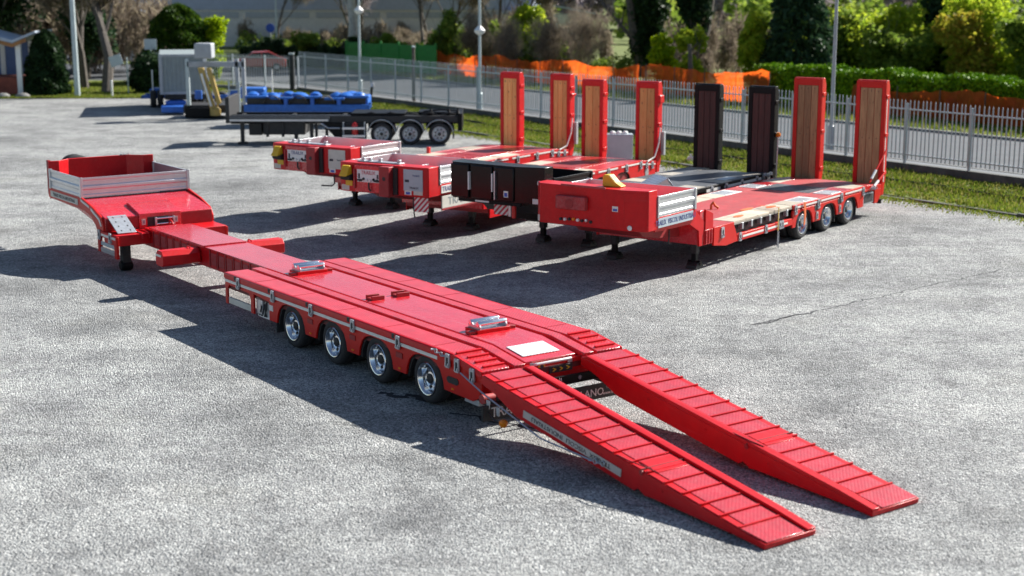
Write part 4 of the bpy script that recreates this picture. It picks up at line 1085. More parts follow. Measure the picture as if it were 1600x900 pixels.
    for y0, y1 in ((0, .05), (W - .05, W)): MB().prism([(L - .95, zd), (L, zd - .09), (L, zd - .22), (L - .95, zd - .11)], 'y', y0, y1).build('rub_rail', 'red_paint', T, 0.006)
    MB().prism([(L - .9, zd - .09), (L - .05, zd - .165), (L - .05, zd - .20), (L - .9, zd - .13)], 'y', -.006, -.001).build('reflective_tape', 'white_tape', T)
    for x in (L - .62, L - .25): inst(LASH, T, (x, -.008, zd - .19))
    arched_skirt(T, 'skirt', 'red_paint', 2.68, L - .95, .01, .045, zd - .11, wheels, .38, .07)
    arched_skirt(T, 'skirt', 'red_paint', 2.68, L - .95, W - .045, W - .01, zd - .11, wheels, .38, .07)
    MB().prism([(L - .95, zd - .11), (L, zd - .2), (L, .55), (L - .2, .38), (L - .95, .38)], 'y', .01, .045).build('tail_side', 'red_paint', T, 0.006)
    MB().prism([(L - .70, .56), (L - .66, .52), (L - .52, .52), (L - .48, .56), (L - .48, .70), (L - .52, .74), (L - .66, .74), (L - .70, .70)], 'y', -.002, .01).build('side_hatch', 'steel', T, 0.003)
    for x in wheels:
        inst(W8R, T, (x, .06, .375), name='wheel'); inst(W8R, T, (x, W - .06, .375), (0, 0, math.pi), name='wheel')
        MB().prism([(x + a * 1.0, z + .08) for a, z in ARCH] + [(x + a * .9, z + .03) for a, z in reversed(ARCH)], 'y', .05, .62).build('wheel_arch', 'black_matte', T)
    # stake posts along the deck edge, ratchet on the floor
    for x, y in ((3.0, .3), (4.6, W - .08), (5.2, .08), (6.9, W - .08)):
        MB().box(x, x + .09, y - .05, y + .05, zd, zd + .20).build('stake_post', 'fire_red', T, 0.006)
    MB().box(L - .02, L + .05, .05, W - .05, .42, zd - .15).build('tail_frame', 'red_dark', T, 0.006)
    for y0 in (.0, W - .74):
        standing_ramp(T, L + .05, y0, y0 + .74, .55, zt + 1.32, .30, 'red_paint', 'pine', 2 if side_text else 3)
    MB().tube([(L - .6, -.02, zd - .05), (L - .2, -.05, zd + .05), (L + .05, -.06, zd + .45), (L + .12, -.06, zd + .9)], .02, 6).build('ramp_cable', 'white_tape', T, smooth=True)
    MB().box(L + .30, L + .42, -.10, .02, zd + .05, zd + .75).build('lock_bracket', 'grey_paint', T, 0.01)
    MB().box(L + .02, L + .30, -.09, -.005, 2.62, 2.85 if side_text else 2.7).build('ramp_latch', 'red_paint', T, 0.02)
    return T, frame_mat(A, yaw)
T2, F2 = trailer_red((-1.96, 33.95), R(58.0), 2.60, 1.0, 11.85, 1.90, 1.20, [7.25, 8.50, 9.75], 'red low loader with grey sign plate and striped warning plate, beside the black one', True, 2.86, False)
T1, F1 = trailer_red((-4.18, 37.74), R(57.0), 2.65, 1.02, 11.0, 1.95, 1.25, [6.5, 7.74, 8.98], 'red low loader with white side boards, farthest of the parked row', False, 2.65, True)
for F, lab, zt, W in ((F2, 'yellow wheel chock on the headboard beside the name plate lettered in red', 1.90, 2.60), (F1, 'yellow wheel chock on the headboard of the farthest red low loader', 1.95, 2.65)):
    c = chock((0, 0, 0), 0, lab)
    c.matrix_world = F @ Matrix.Translation((-.02, W - .41, zt - .28)) @ Matrix.Rotation(R(180), 4, 'Z') @ Matrix.Rotation(R(8), 4, 'Y') @ Matrix.Translation((0, -.22, 0)) @ Matrix.Diagonal((.55, 1.1, .95, 1))
# cable coil and small pins lying on the farthest deck
bx = MB().lathe([(.07, 0), (.13, -.02), (.17, .03), (.13, .10), (.07, .09)], 'z', (0, 0, .02), 16, closed=True).build('cable_coil', 'black_matte', None, smooth=True)
bx.matrix_world = F1 @ Matrix.Translation((4.3, .6, 1.045)) @ Matrix.Scale(1.3, 4); tag(bx, 'black cable coil lying on the farthest red deck', 'cable coil')

# ================================================================== SETTING
def sheet(name, pts, z, mat, n=None):
    o = MB().add([(x, y, z) for x, y in pts], [tuple(range(len(pts)))]).build(name, mat)
    return tag(o, kind='structure')
sheet('ground', [(-500, -80), (500, -80), (500, 1400), (-500, 1400)], 0.0, 'ground')

FD = (-.56, .828); FN = (.828, .56)                 # along the fence, and away from the yard
def along(t, off=0.0):
    return (15.5 + FN[0] * off + FD[0] * t, 44.5 + FN[1] * off + FD[1] * t)
FYAW = math.atan2(FD[1], FD[0])

def strip(name, t0, t1, o0, o1, z, mat):
    return sheet(name, [along(t0, o0), along(t1, o0), along(t1, o1), along(t0, o1)], z, mat)
strip('pavement', -30, 60, .25, 2.2, .10, 'pavement')
strip('road', -40, 140, 2.3, 11.6, .012, 'road_asphalt')
strip('far_verge', -60, 400, 11.8, 400, .016, 'turf')
strip('verge', -24, 52, -4.7, -.02, .060, 'turf')
sheet('lawn', [(-120, 79.2), (-19.0, 81.6), (-16.5, 90), (-24, 120), (-120, 140)], .03, 'turf')
sheet('side_road', [(-60, 101), (-16, 95.5), (-9, 97), (-9, 113), (-60, 122)], .034, 'road_asphalt')
def kerb(name, t0, t1, o0, o1, z, mat):
    k = MB(); a = [along(t0, o0), along(t1, o0), along(t1, o1), along(t0, o1)]
    k.prism(a, 'z', -.02, z); return tag(k.build(name, mat, None, 0.01), kind='structure')
for i in range(40):                                   # kerb stones at the edge of the yard
    t0 = -22 + i * 1.85
    kerb('kerb', t0, t0 + 1.82, -4.86 + random.uniform(-.08, .05), -4.70 + random.uniform(-.03, .0), .075 + random.uniform(-.04, .02), 'concrete_dark')
kerb('road_kerb', -30, 60, 2.2, 2.32, .12, 'concrete'); kerb('road_kerb', -30, 130, 11.6, 11.8, .12, 'concrete')

# cracks sealed with tar, and a few oil streaks, as thin irregular sheets
def crack(pts, w, name='crack'):
    L_, R_ = [], []
    for i, (x, y) in enumerate(pts):
        a = pts[max(0, i - 1)]; b = pts[min(len(pts) - 1, i + 1)]
        dx, dy = b[0] - a[0], b[1] - a[1]; l = math.hypot(dx, dy)
        k = w * random.uniform(.3, 1.3)
        L_.append((x - dy / l * k, y + dx / l * k, .004)); R_.append((x + dy / l * k, y - dx / l * k, .004))
    n = len(pts)
    o = MB().add(L_ + R_, [(i, i + 1, n + i + 1, n + i) for i in range(n - 1)]).build(name, 'tar')
    return tag(o, kind='structure')
def wiggle(a, b, n, amp):
    return [(a[0] + (b[0] - a[0]) * i / n + random.gauss(0, amp), a[1] + (b[1] - a[1]) * i / n + random.gauss(0, amp)) for i in range(n + 1)]
crack(wiggle((4.3, 26.0), (10.9, 31.6), 60, .035), .022)
crack(wiggle((4.4, 26.1), (5.6, 27.1), 16, .03), .03)
for (a, b, w) in (((-.3, 21.0), (.25, 20.3), .10), ((-2.0, 21.5), (-1.2, 21.1), .07), ((-.9, 20.4), (.9, 19.4), .03)):
    crack(wiggle(a, b, 10, .05), w, 'oil_stain')

# ------------------------------------------------------------------ foliage builders
def np_mesh(name, V, n_per, mat, parent=None):
    me = bpy.data.meshes.new(name); n = len(V); f = n // n_per
    me.vertices.add(n); me.vertices.foreach_set('co', V.astype(np.float32).ravel())
    me.loops.add(n); me.loops.foreach_set('vertex_index', np.arange(n, dtype=np.int32))
    me.polygons.add(f); me.polygons.foreach_set('loop_start', np.arange(0, n, n_per, dtype=np.int32))
    try: me.polygons.foreach_set('loop_total', np.full(f, n_per, dtype=np.int32))
    except Exception: pass
    me.update(); me.validate(); me.materials.append(M[mat])
    o = bpy.data.objects.new(name, me); C.objects.link(o); o.parent = parent
    return o

def leaves(name, mat, blobs, size, parent=None, seed=1, flat=0.6, long=1.7, shell=.45):
    """leaf-sized quads through the volume of the given ellipsoids (x, y, z, rx, ry, rz, count)"""
    g = np.random.default_rng(seed); P = []
    for x, y, z, rx, ry, rz, n in blobs:
        d = g.normal(size=(n, 3)); d /= np.linalg.norm(d, axis=1)[:, None]
        # clumps: pull leaves to random sub-centres so that gaps open between them
        r = (shell + (1 - shell) * g.random(n)) ** .7
        k = max(6, n // 60); cc = g.normal(size=(k, 3)); cc /= np.linalg.norm(cc, axis=1)[:, None]; cc *= (.35 + .65 * g.random((k, 1)))
        idx = g.integers(0, k, n)
        p = .45 * d * r[:, None] * .9 + .62 * cc[idx]
        P.append(p * np.array([rx, ry, rz]) + np.array([x, y, z]))
    P = np.concatenate(P); n = len(P)
    a = g.normal(size=(n, 3)); a[:, 2] *= flat; a /= np.linalg.norm(a, axis=1)[:, None]
    b = np.cross(a, g.normal(size=(n, 3))); b /= np.linalg.norm(b, axis=1)[:, None]
    s = size * (.6 + .8 * g.random((n, 1)))
    V = np.stack([P - a * s * long * .5, P + b * s * .5, P + a * s * long * .5, P - b * s * .5], 1).reshape(-1, 3)
    return np_mesh(name, V, 4, mat, parent)

def hedge_leaves(name, mat, t0, t1, off, w, h, n, size, parent, seed):
    g = np.random.default_rng(seed)
    u = g.random(n); side = g.random(n)
    T = t0 + (t1 - t0) * u
    hh = h * (1 + .05 * np.sin(T * 1.3) + .04 * np.sin(T * 3.1 + 1) + .03 * g.normal(size=n))
    top = side < .42
    O = np.where(top, (g.random(n) - .5) * w, np.where(g.random(n) < .6, -w / 2 + .15 * np.abs(g.normal(size=n)), w / 2 - .15 * np.abs(g.normal(size=n))))
    Z = np.where(top, hh - .12 * np.abs(g.normal(size=n)), hh * g.random(n) ** .9)
    X = 15.5 + FN[0] * (off + O) + FD[0] * T; Y = 44.5 + FN[1] * (off + O) + FD[1] * T
    P = np.stack([X, Y, Z], 1)
    a = g.normal(size=(n, 3)); a /= np.linalg.norm(a, axis=1)[:, None]
    b = np.cross(a, g.normal(size=(n, 3))); b /= np.linalg.norm(b, axis=1)[:, None]
    s = size * (.6 + .8 * g.random((n, 1)))
    V = np.stack([P - a * s * .8, P + b * s * .5, P + a * s * .8, P - b * s * .5], 1).reshape(-1, 3)
    return np_mesh(name, V, 4, mat, parent)

def limbs(name, mat, parent, h, r, seed, spread=.5, levels=4, kids=4, upright=.5, start=.25):
    """tapered trunk that forks into limbs and twigs, one continuous branching mesh"""
    rnd = random.Random(seed); m = MB()
    tips = []
    def grow(p, d, l, rad, lev):
        n = 4 if lev == 0 else 3
        pts = [p]; q = Vector(p); dd = Vector(d)
        for i in range(n):
            dd = (dd + Vector((rnd.gauss(0, .12), rnd.gauss(0, .12), rnd.gauss(0, .06) + upright * .08 * (lev > 0)))).normalized()
            q = q + dd * l / n; pts.append(q.copy())
        m.tube(pts, rad, 7 if lev == 0 else (4 if lev < 3 else 3), rad * (.35 if lev < levels - 1 else .15))
        if lev >= levels - 1: tips.append(q); return
        for k in range(kids + (2 if lev == 0 else 0)):
            f = rnd.uniform(start if lev == 0 else .3, 1.0)
            i = min(n - 1, int(f * n)); bp = pts[i].lerp(pts[i + 1], f * n - i)
            az = rnd.uniform(0, 2 * math.pi)
            sd = Vector((math.cos(az), math.sin(az), 0))
            nd_ = (dd * (1 - spread) + sd * spread + Vector((0, 0, upright * .4))).normalized()
            grow(bp, nd_, l * rnd.uniform(.38, .62), max(.008, rad * (1 - f * .6) * .5), lev + 1)
    grow(Vector((0, 0, 0)), Vector((rnd.gauss(0, .04), rnd.gauss(0, .04), 1)), h, r, 0)
    o = m.build(name, mat, parent, smooth=True)
    return o, tips

def bare_tree(x, y, h, r, seed, label, twig='twig', group=None, density=1.0, spread=.45, kids=5, tw=.012, tl=1.0):
    T = empty('bare_tree', (x, y, 0), random.Random(seed).uniform(0, 6), label, 'tree', group)
    tr, tips = limbs('trunk', 'bark_grey', T, h, r, seed, spread, 4, kids, .6, .2)
    g = np.random.default_rng(seed)
    P = np.array([list(t) for t in tips]); n = int(len(P) * 10 * density)
    P = P[g.integers(0, len(P), n)] + g.normal(size=(n, 3)) * .30
    a = g.normal(size=(n, 3)); a[:, 2] = np.abs(a[:, 2]) + .5; a /= np.linalg.norm(a, axis=1)[:, None]
    b = np.cross(a, g.normal(size=(n, 3))); b /= np.linalg.norm(b, axis=1)[:, None]
    l = (.25 + .45 * g.random((n, 1))) * tl
    V = np.stack([P - b * tw, P + b * tw, P + a * l], 1).reshape(-1, 3)
    np_mesh('crown', V, 3, twig, T)
    return T

def leafy_tree(name, x, y, h, crown, mat, size, seed, label, n=6000, trunk_r=.12, cat='tree', blobs=None, group=None, base=0.3, shell=.45, long=1.7):
    T = empty(name, (x, y, 0), 0, label, cat, group)
    tr, tips = limbs('trunk', 'bark', T, h * .75, trunk_r, seed, .45, 3, 4, .5, .3)
    if blobs is None:
        g = random.Random(seed); blobs = []
        k = 9
        for i in range(k):
            a = g.uniform(0, 6.28); q = g.uniform(.1, .62); zz = h * (base + (1 - base) * g.uniform(.15, .85))
            rr = crown * g.uniform(.40, .62)
            blobs.append((crown * q * math.cos(a), crown * q * math.sin(a), zz, rr, rr, rr * g.uniform(.75, 1.15) * h / (2.2 * crown) ** .5 * .55, n // k))
    leaves('crown', mat, blobs, size, T, seed, shell=shell, long=long)
    return T

def cone_tree(name, x, y, h, r, mat, size, seed, label, n=7000, base=.1, power=1.0, cat='tree', dome=False):
    T = empty(name, (x, y, 0), 0, label, cat)
    MB().tube([(0, 0, 0), (0, 0, h * .5), (.02, 0, h * .95)], r * .09 + .05, 8, .03).build('trunk', 'bark', T, smooth=True)
    g = np.random.default_rng(seed)
    u = g.random(n); z = base * h + (1 - base) * h * u ** (.9 if dome else 1.1)
    f = np.sqrt(np.clip(1 - ((z - base * h) / ((1 - base) * h)) ** 2, 0, 1)) if dome else np.clip(1 - (z - base * h) / ((1 - base) * h), 0, 1) ** power
    th = g.random(n) * 6.283; rr = r * f * (.62 + .42 * g.random(n)) * (1 + .10 * np.sin(th * 5 + z * 2.3) + .08 * np.sin(z * 6 + th * 3))
    P = np.stack([rr * np.cos(th), rr * np.sin(th), z], 1)
    a = np.stack([np.cos(th), np.sin(th), -.35 + .5 * g.normal(size=n)], 1) + g.normal(size=(n, 3)) * .5; a /= np.linalg.norm(a, axis=1)[:, None]
    b = np.cross(a, g.normal(size=(n, 3))); b /= np.linalg.norm(b, axis=1)[:, None]
    s = size * (.6 + .8 * g.random((n, 1)))
    V = np.stack([P - a * s, P + b * s * .4, P + a * s, P - b * s * .4], 1).reshape(-1, 3)
    np_mesh('crown', V, 4, mat, T)
    return T

# ------------------------------------------------------------------ grass on the verge
def grass(name, label, n, region, hmin, hmax, seed, w=.012):
    g = np.random.default_rng(seed)
    X, Y, Z = region(g, n)
    tuft = .5 + .5 * np.sin(X * 1.7 + np.cos(Y * 1.1) * 2) * np.cos(Y * 1.3)
    H = (hmin + (hmax - hmin) * g.random(n)) * (.5 + .7 * tuft)
    th = g.random(n) * 6.283; bend = g.normal(size=(n, 2)) * .35
    P = np.stack([X, Y, Z], 1); side = np.stack([np.cos(th), np.sin(th), np.zeros(n)], 1) * w * (1 + g.random((n, 1)) * 1.5)
    tip = P + np.stack([bend[:, 0] * H, bend[:, 1] * H, H], 1)
    V = np.stack([P - side, P + side, tip], 1).reshape(-1, 3)
    o = np_mesh(name, V, 3, 'grass_blade'); return tag(o, label, 'grass', kind='stuff')
def reg_verge(g, n):
    t = -14 + 66 * g.random(n) ** 1.15; o = -.15 - 4.5 * g.random(n)
    return 15.5 + FN[0] * o + FD[0] * t, 44.5 + FN[1] * o + FD[1] * t, np.full(n, .055)
grass('verge_grass', 'rough spring grass on the verge along the steel fence', 90000, reg_verge, .04, .17, 3, .014)
def reg_edge(g, n):
    t = -14 + 66 * g.random(n); o = -4.75 - .42 * np.abs(g.normal(size=n))
    return 15.5 + FN[0] * o + FD[0] * t, 44.5 + FN[1] * o + FD[1] * t, np.zeros(n)
grass('edge_grass', 'weeds creeping over the kerb onto the yard', 20000, reg_edge, .02, .12, 4, .012)
def reg_lawn(g, n):
    x = -40 + 23 * g.random(n); y = 79.6 + (x + 60) * .04 + 14 * g.random(n) ** 1.6
    return x, y, np.full(n, .03)
grass('lawn_grass', 'sunny lawn at the left edge of the yard', 50000, reg_lawn, .05, .14, 5, .02)
def reg_far(g, n):
    t = -10 + 100 * g.random(n); o = 12 + 8 * g.random(n)
    return 15.5 + FN[0] * o + FD[0] * t, 44.5 + FN[1] * o + FD[1] * t, np.full(n, .016)
grass('roadside_grass', 'grass on the far side of the road', 40000, reg_far, .08, .3, 6, .025)

# ------------------------------------------------------------------ steel picket fence on a low wall
def fence():
    F = empty('picket_fence', (15.5, 44.5, 0), FYAW, 'grey steel picket fence on a low concrete wall along the verge', 'fence')
    t0, t1 = -11.0, 49.7
    x = t0
    i = 0
    while x < t1:
        l = min(5.2, t1 - x)
        MB().box(x + .004, x + l - .004, -.11, .11, -.02, .34).build('wall_block', 'concrete_dark', F, 0.008)
        x += l
    for z in (.62, 2.10):
        x = t0
        while x < t1 - .1:
            l = min(2.6, t1 - x)
            MB().box(x + .035, x + l - .035, -.02, .02, z - .022, z + .022).build('rail', 'fence_steel', F)
            x += l
    x = t0
    pm = MB().box(-.034, .034, -.034, .034, .34, 2.30).mesh('post', 'fence_steel')
    while x <= t1 + .1:
        o = bpy.data.objects.new('post', pm); C.objects.link(o); o.parent = F; o.location = (x, 0, 0); x += 2.6
    pk = MB().prism([(-.021, .46), (.021, .46), (.021, 2.34), (0, 2.40), (-.021, 2.34)], 'y', -.036, -.021).mesh('picket', 'fence_steel')
    step = 2.6 / 15; xs = [t0 + step * (k + .5) for k in range(int((t1 - t0) / step))]
    for x in xs[:298]:
        o = bpy.data.objects.new('picket', pk); C.objects.link(o); o.parent = F; o.location = (x, 0, 0); o.rotation_euler = (0, random.gauss(0, .006), 0)
    far = MB()
    for x in xs[298:]: far.box(x - .021, x + .021, -.036, -.021, .46, 2.38)
    tag(far.build('far_pickets', 'fence_steel', F), kind='stuff')
    return F
fence()
def fence_side():
    c = along(49.7); e = (-22.5, 92.5)
    dx, dy = e[0] - c[0], e[1] - c[1]; L = math.hypot(dx, dy)
    F = empty('picket_fence', (*c, 0), math.atan2(dy, dx), 'thin grey picket fence in front of the red car', 'fence')
    MB().box(0, L, -.08, .08, 0, .25).build('wall_block', 'concrete', F, 0.008)
    for z in (.55, 1.95): MB().box(0, L, -.02, .02, z - .02, z + .02).build('rail', 'fence_steel', F)
    pm = MB().box(-.035, .035, -.035, .035, .25, 2.1).mesh('post', 'fence_steel'); pk = MB().box(-.02, .02, -.034, -.021, .35, 2.1).mesh('picket', 'fence_steel')
    for k in range(int(L / 2.6) + 1):
        o = bpy.data.objects.new('post', pm); C.objects.link(o); o.parent = F; o.location = (k * 2.6, 0, 0)
    for k in range(int(L / .2)):
        o = bpy.data.objects.new('picket', pk); C.objects.link(o); o.parent = F; o.location = (k * .2 + .1, 0, 0)
fence_side()
gp = MB().box(-.12, .12, -.12, .12, 0, 2.2).build('gate_post', 'black_matte', None, 0.01); gp.location = (*along(49.9, -.3), 0)
MB().prism([(-.15, -.15), (.15, -.15), (.15, .15), (-.15, .15)], 'z', 2.2, 2.28).build('cap', 'pole_steel', gp)
tag(gp, 'dark gate post at the far corner of the picket fence', 'post')
wp = MB().tube([(0, 0, 0), (0, 0, 3.0)], .09, 10, .08).build('timber_post', 'bark_grey', None, smooth=True); wp.location = (*along(37.2, .4), 0)
MB().lathe([(0, 3.0), (.1, 3.0), (.1, 3.06), (0, 3.1)], 'z', (0, 0, 0), 10).build('cap', 'pole_steel', wp, smooth=True)
tag(wp, 'weathered timber post rising above the picket fence behind the black chassis', 'post')
pipe = MB().tube([(*along(t, -2.3 + .12 * math.sin(t * .7)), .10 + .02 * math.sin(t * 1.9)) for t in [-14 + k * 1.2 for k in range(50)]], .045, 6).build('black_pipe', 'black_matte', None, smooth=True)
MB().lathe([(.05, -.1), (.07, -.08), (.07, .08), (.05, .1)], 'z', (*along(-14, -2.3), .1), 8).build('coupler', 'black_matte', pipe)
tag(pipe, 'long black pipe lying in the grass along the fence', 'pipe')

# ------------------------------------------------------------------ orange safety netting across the road
def net(t0, t1, off, h, label, seed):
    g = random.Random(seed)
    N_ = empty('safety_netting', (*along(t0, off), 0), FYAW, label, 'netting', 'orange netting across the road')
    L = t1 - t0; n = int(L / .35); vs = []
    for i in range(n + 1):
        x = i * L / n; sag = .09 * math.sin(math.pi * ((x % 2.5) / 2.5)); dy = g.gauss(0, .035)
        for j in range(5):
            vs.append((x, dy * (1 + j * .3) + .05 * math.sin(x * 2 + j), .05 + (h - sag) * j / 4 + ((g.gauss(0, .035) + .12 * math.sin(x * .8 + seed) + .07 * math.sin(x * 2.3)) * j / 4)))
    fs = [(i * 5 + j, (i + 1) * 5 + j, (i + 1) * 5 + j + 1, i * 5 + j + 1) for i in range(n) for j in range(4) ]
    MB().add(vs, fs).build('net', 'netting', N_)
    k = 0
    while k * 2.5 <= L:
        MB().tube([(k * 2.5, .06, 0), (k * 2.5, .06, h + .12)], .025, 6).build('stake', 'bark_grey', N_, smooth=True); k += 1
net(27.5, 38.0, 15.9, 1.6, 'orange safety netting behind the black ramps', 1)
net(38.0, 63.0, 15.9, 1.5, 'long orange safety netting behind the pine-planked ramps', 2)
net(9.0, 22.0, 15.9, 1.35, 'shaded orange netting in front of the clipped hedge', 3)

# ------------------------------------------------------------------ vegetation beyond the road
H = empty('clipped_hedge', (0, 0, 0), 0, 'clipped green hedge with sunlit top at upper right', 'hedge')
hedge_leaves('foliage', 'leaf_hedge', 4, 29.5, 17.4, 1.7, 1.95, 52000, .11, H, 11)
hs_ = MB()
for k in range(20):
    p = along(5 + k * 1.25, 17.4); hs_.tube([(*p, 0), (p[0] + .05, p[1], 1.7)], .05, 5, .02)
tag(hs_.build('stems', 'bark', H), kind='stuff')
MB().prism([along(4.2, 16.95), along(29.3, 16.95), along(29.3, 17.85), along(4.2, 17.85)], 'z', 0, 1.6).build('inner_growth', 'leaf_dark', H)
rv = random.Random(5)
def P(t, off): return along(t, off)
shr = [(31.5, 22, 4.6, 2.3, 'leaf_mid'), (29.0, 25, 5.2, 2.6, 'leaf_spring'), (26.2, 22.5, 4.2, 2.4, 'leaf_mid'), (24.0, 26, 5.4, 2.6, 'leaf_spring'), (21.5, 22.5, 4.4, 2.4, 'leaf_yellow'), (19.0, 25, 5.0, 2.7, 'leaf_spring'), (16.0, 22, 4.3, 2.4, 'leaf_mid'), (13.5, 25, 5.0, 2.6, 'leaf_spring'), (11.0, 22, 4.6, 2.4, 'leaf_yellow')]
labs = ['dull green shrub beside the dark conifer, above the hedge', 'pale spring-green shrub left of the tall pole at upper right', 'mid-green shrub just right of the tall pole', 'tall pale green shrub above the hedge between the two red ramps', 'yellowish shrub above the hedge right of the last red ramp', 'spring-green shrub behind the hedge towards the right edge', 'mid-green shrub behind the hedge near the right edge', 'pale green shrub cut by the right edge of the picture', 'yellow-flowering shrub at the very right edge']
for i, (t, o, h, r, m_) in enumerate(shr):
    x, y = P(t + 5.6, o + 8.0); leafy_tree('shrub', x, y, h * 1.05, r * 1.15, m_, .18, 40 + i, labs[i], 7500, .07, 'shrub', group='shrubs behind the hedge', base=.05)
for i, (t, o, h, r, m_, lab) in enumerate([
    (40.0, 19.5, 3.6, 1.5, 'leaf_lime', 'bright lime-green shrub behind the netting, left of the black ramps'),
    (37.0, 19.0, 3.8, 1.4, 'leaf_spring', 'bright green shrub directly above the first black ramp'),
    (35.0, 21.5, 4.6, 1.6, 'leaf_spring', 'tall spring-green shrub beside the dark conifer on its left'),
    (58.0, 22.0, 4.8, 1.9, 'leaf_spring', 'light green leafing tree behind the netting at the middle ramps'),
    (53.5, 19.5, 3.0, 1.6, 'leaf_mid', 'low dull green bush behind the middle of the netting'),
    (64.0, 24.0, 3.6, 2.4, 'leaf_mid', 'loose dull green bush behind the left end of the netting'),
    (66.5, 20.5, 3.9, 1.7, 'leaf_mid', 'round green bush at the left end of the orange netting')]):
    x, y = P(t, o); leafy_tree('shrub', x, y, h, r, m_, .16, 60 + i, lab, 5500, .07, 'shrub', base=.05)
x, y = P(33.2, 23.5); cone_tree('conifer', x, y, 9.0, 2.3, 'leaf_conifer', .22, 71, 'large dark conifer behind the two black ramps', 12000, .02, .7)
x, y = P(33.0, 37); cone_tree('conifer', x, y, 10, 3.0, 'leaf_dark', .25, 72, 'dark evergreen behind the shrubs at upper right', 9000, .05, .7)
x, y = P(50.5, 26.0); leafy_tree('ivy_tree', x, y, 9.5, 2.2, 'leaf_dark', .2, 73, 'tall dark ivy-clad tree at upper centre right', 11000, .5, blobs=[(0, 0, 2.0, .9, .9, 2.2, 3000), (.3, 0, 5, 1.7, 1.7, 2.6, 4500), (-.5, .4, 7.6, 1.7, 1.7, 2.0, 3000), (1.0, .5, 3.4, .9, .9, 1.3, 1400)])
x, y = P(46.0, 27.0); leafy_tree('ivy_tree', x, y, 9.0, 1.8, 'leaf_dark', .2, 74, 'second dark tree just right of the ivy-clad one', 8000, .4, blobs=[(0, 0, 2.4, .8, .8, 2.4, 2400), (-.2, 0, 5.2, 1.5, 1.5, 2.4, 3600), (.4, .3, 7.4, 1.5, 1.5, 2.0, 2400)])
x, y = P(57.0, 24.5); leafy_tree('dark_bush', x, y, 3.4, 1.3, 'leaf_dark', .16, 75, 'dark leafless-looking bush left of the ivy-clad tree', 4000, .06, 'shrub', base=.02)
bl = [(118, 30, 8.0), (108, 36, 8.5), (104, 24, 7.5), (99.0, 30, 8.0), (92.0, 34, 8.5), (88.0, 25, 7.0), (80.5, 33, 8.0), (77.0, 27, 8.0), (71.5, 21.5, 6.5), (68.5, 26, 7.5), (62.5, 24, 7.0), (54.0, 30, 8.0), (43.0, 30, 8.5)]
_u = lambda q: 800 + 2300 * P(q[0], q[1])[0] / P(q[0], q[1])[1]
ORD = ['first', 'second', 'third', 'fourth', 'fifth', 'sixth', 'seventh', 'eighth', 'ninth', 'tenth', 'eleventh', 'twelfth', 'thirteenth']
for i, (t, o, h) in enumerate(sorted(bl, key=_u)):
    x, y = P(t, o)
    bare_tree(x, y, h * 1.1, .16, 80 + i, ORD[i] + ' leafless tree from the left in the row beyond the road', 'twig' if i % 3 else 'twig_violet', 'leafless trees beyond the road', 7.0, .40, 6, .022, 1.9)
# brown scrub and dark undergrowth that read as one mass between the trunks
gg = np.random.default_rng(17); q1, q2, q3 = [], [], []
for k in range(95):
    t = 44 + 95 * gg.random(); o = 22 + 18 * gg.random() ** 1.2; x, y = P(t, o); hh = (2.2 + 2.4 * gg.random()) * (.62 if t > 72 else 1.0)
    q1.append((x, y, hh * .5, 1.3, 1.3, hh * .75, 420))
for k in range(70):
    t = 46 + 90 * gg.random(); o = 19.5 + 8 * gg.random(); x, y = P(t, o); hh = 1.2 + 1.3 * gg.random()
    q2.append((x, y, hh * .45, 1.2, 1.2, hh * .6, 230))
for k in range(60):
    t = 4 + 36 * gg.random(); o = 33 + 9 * gg.random(); x, y = P(t + 6, o); hh = 4.0 + 3.0 * gg.random()
    q3.append((x, y, hh * .5, 1.8, 1.8, hh * .6, 300))
tag(leaves('leafless_thicket', 'twig', q1, .085, None, 18, long=11.0, flat=2.6), 'brown leafless thicket between the trees beyond the road', 'thicket', kind='stuff')
tag(leaves('undergrowth', 'leaf_mid', q2, .14, None, 19), 'green undergrowth at the foot of the leafless trees', 'undergrowth', kind='stuff')
q4 = []
for k in range(70):
    t = 12 + 34 * gg.random(); o = 31 + 6 * gg.random(); x, y = P(t, o); hh = 3.2 + 1.8 * gg.random()
    q4.append((x, y, hh * .5, 1.5, 1.5, hh * .6, 300))
tag(leaves('spring_scrub', 'leaf_spring', q4, .16, None, 21), 'pale yellow-green scrub behind the hedge at upper right', 'scrub', kind='stuff')
tag(leaves('green_thicket', 'leaf_mid', q3, .2, None, 20), 'green thicket behind the shrubs at upper right', 'thicket', kind='stuff')
lb4 = ['third leafless shrub from the left behind the netting', 'second leafless shrub from the left behind the netting', 'rightmost leafless shrub behind the netting', 'leftmost leafless shrub behind the netting']
for i, (t, o, h) in enumerate([(50.0, 18.0, 2.6), (54.5, 18.2, 2.2), (47.5, 18.4, 2.8), (60.0, 18.6, 2.4)]):
    x, y = P(t, o); bare_tree(x, y, h, .04, 120 + i, lb4[i], 'twig', 'leafless shrubs behind the netting', 3.0, .5, 5)
x, y = P(34.6, 16.6); tk = MB().tube([(0, 0, 0), (.05, 0, 1.4), (-.05, 0, 2.9)], .16, 8, .11).build('tree_stump', 'bark', None, smooth=True); tk.location = (x, y, 0)
MB().tube([(-.04, 0, 2.4), (.25, .1, 2.8), (.4, .1, 3.0)], .05, 6, .02).build('limb', 'bark', tk, smooth=True); tag(tk, 'dark cut tree trunk standing at the netting above the first black ramp', 'tree trunk')

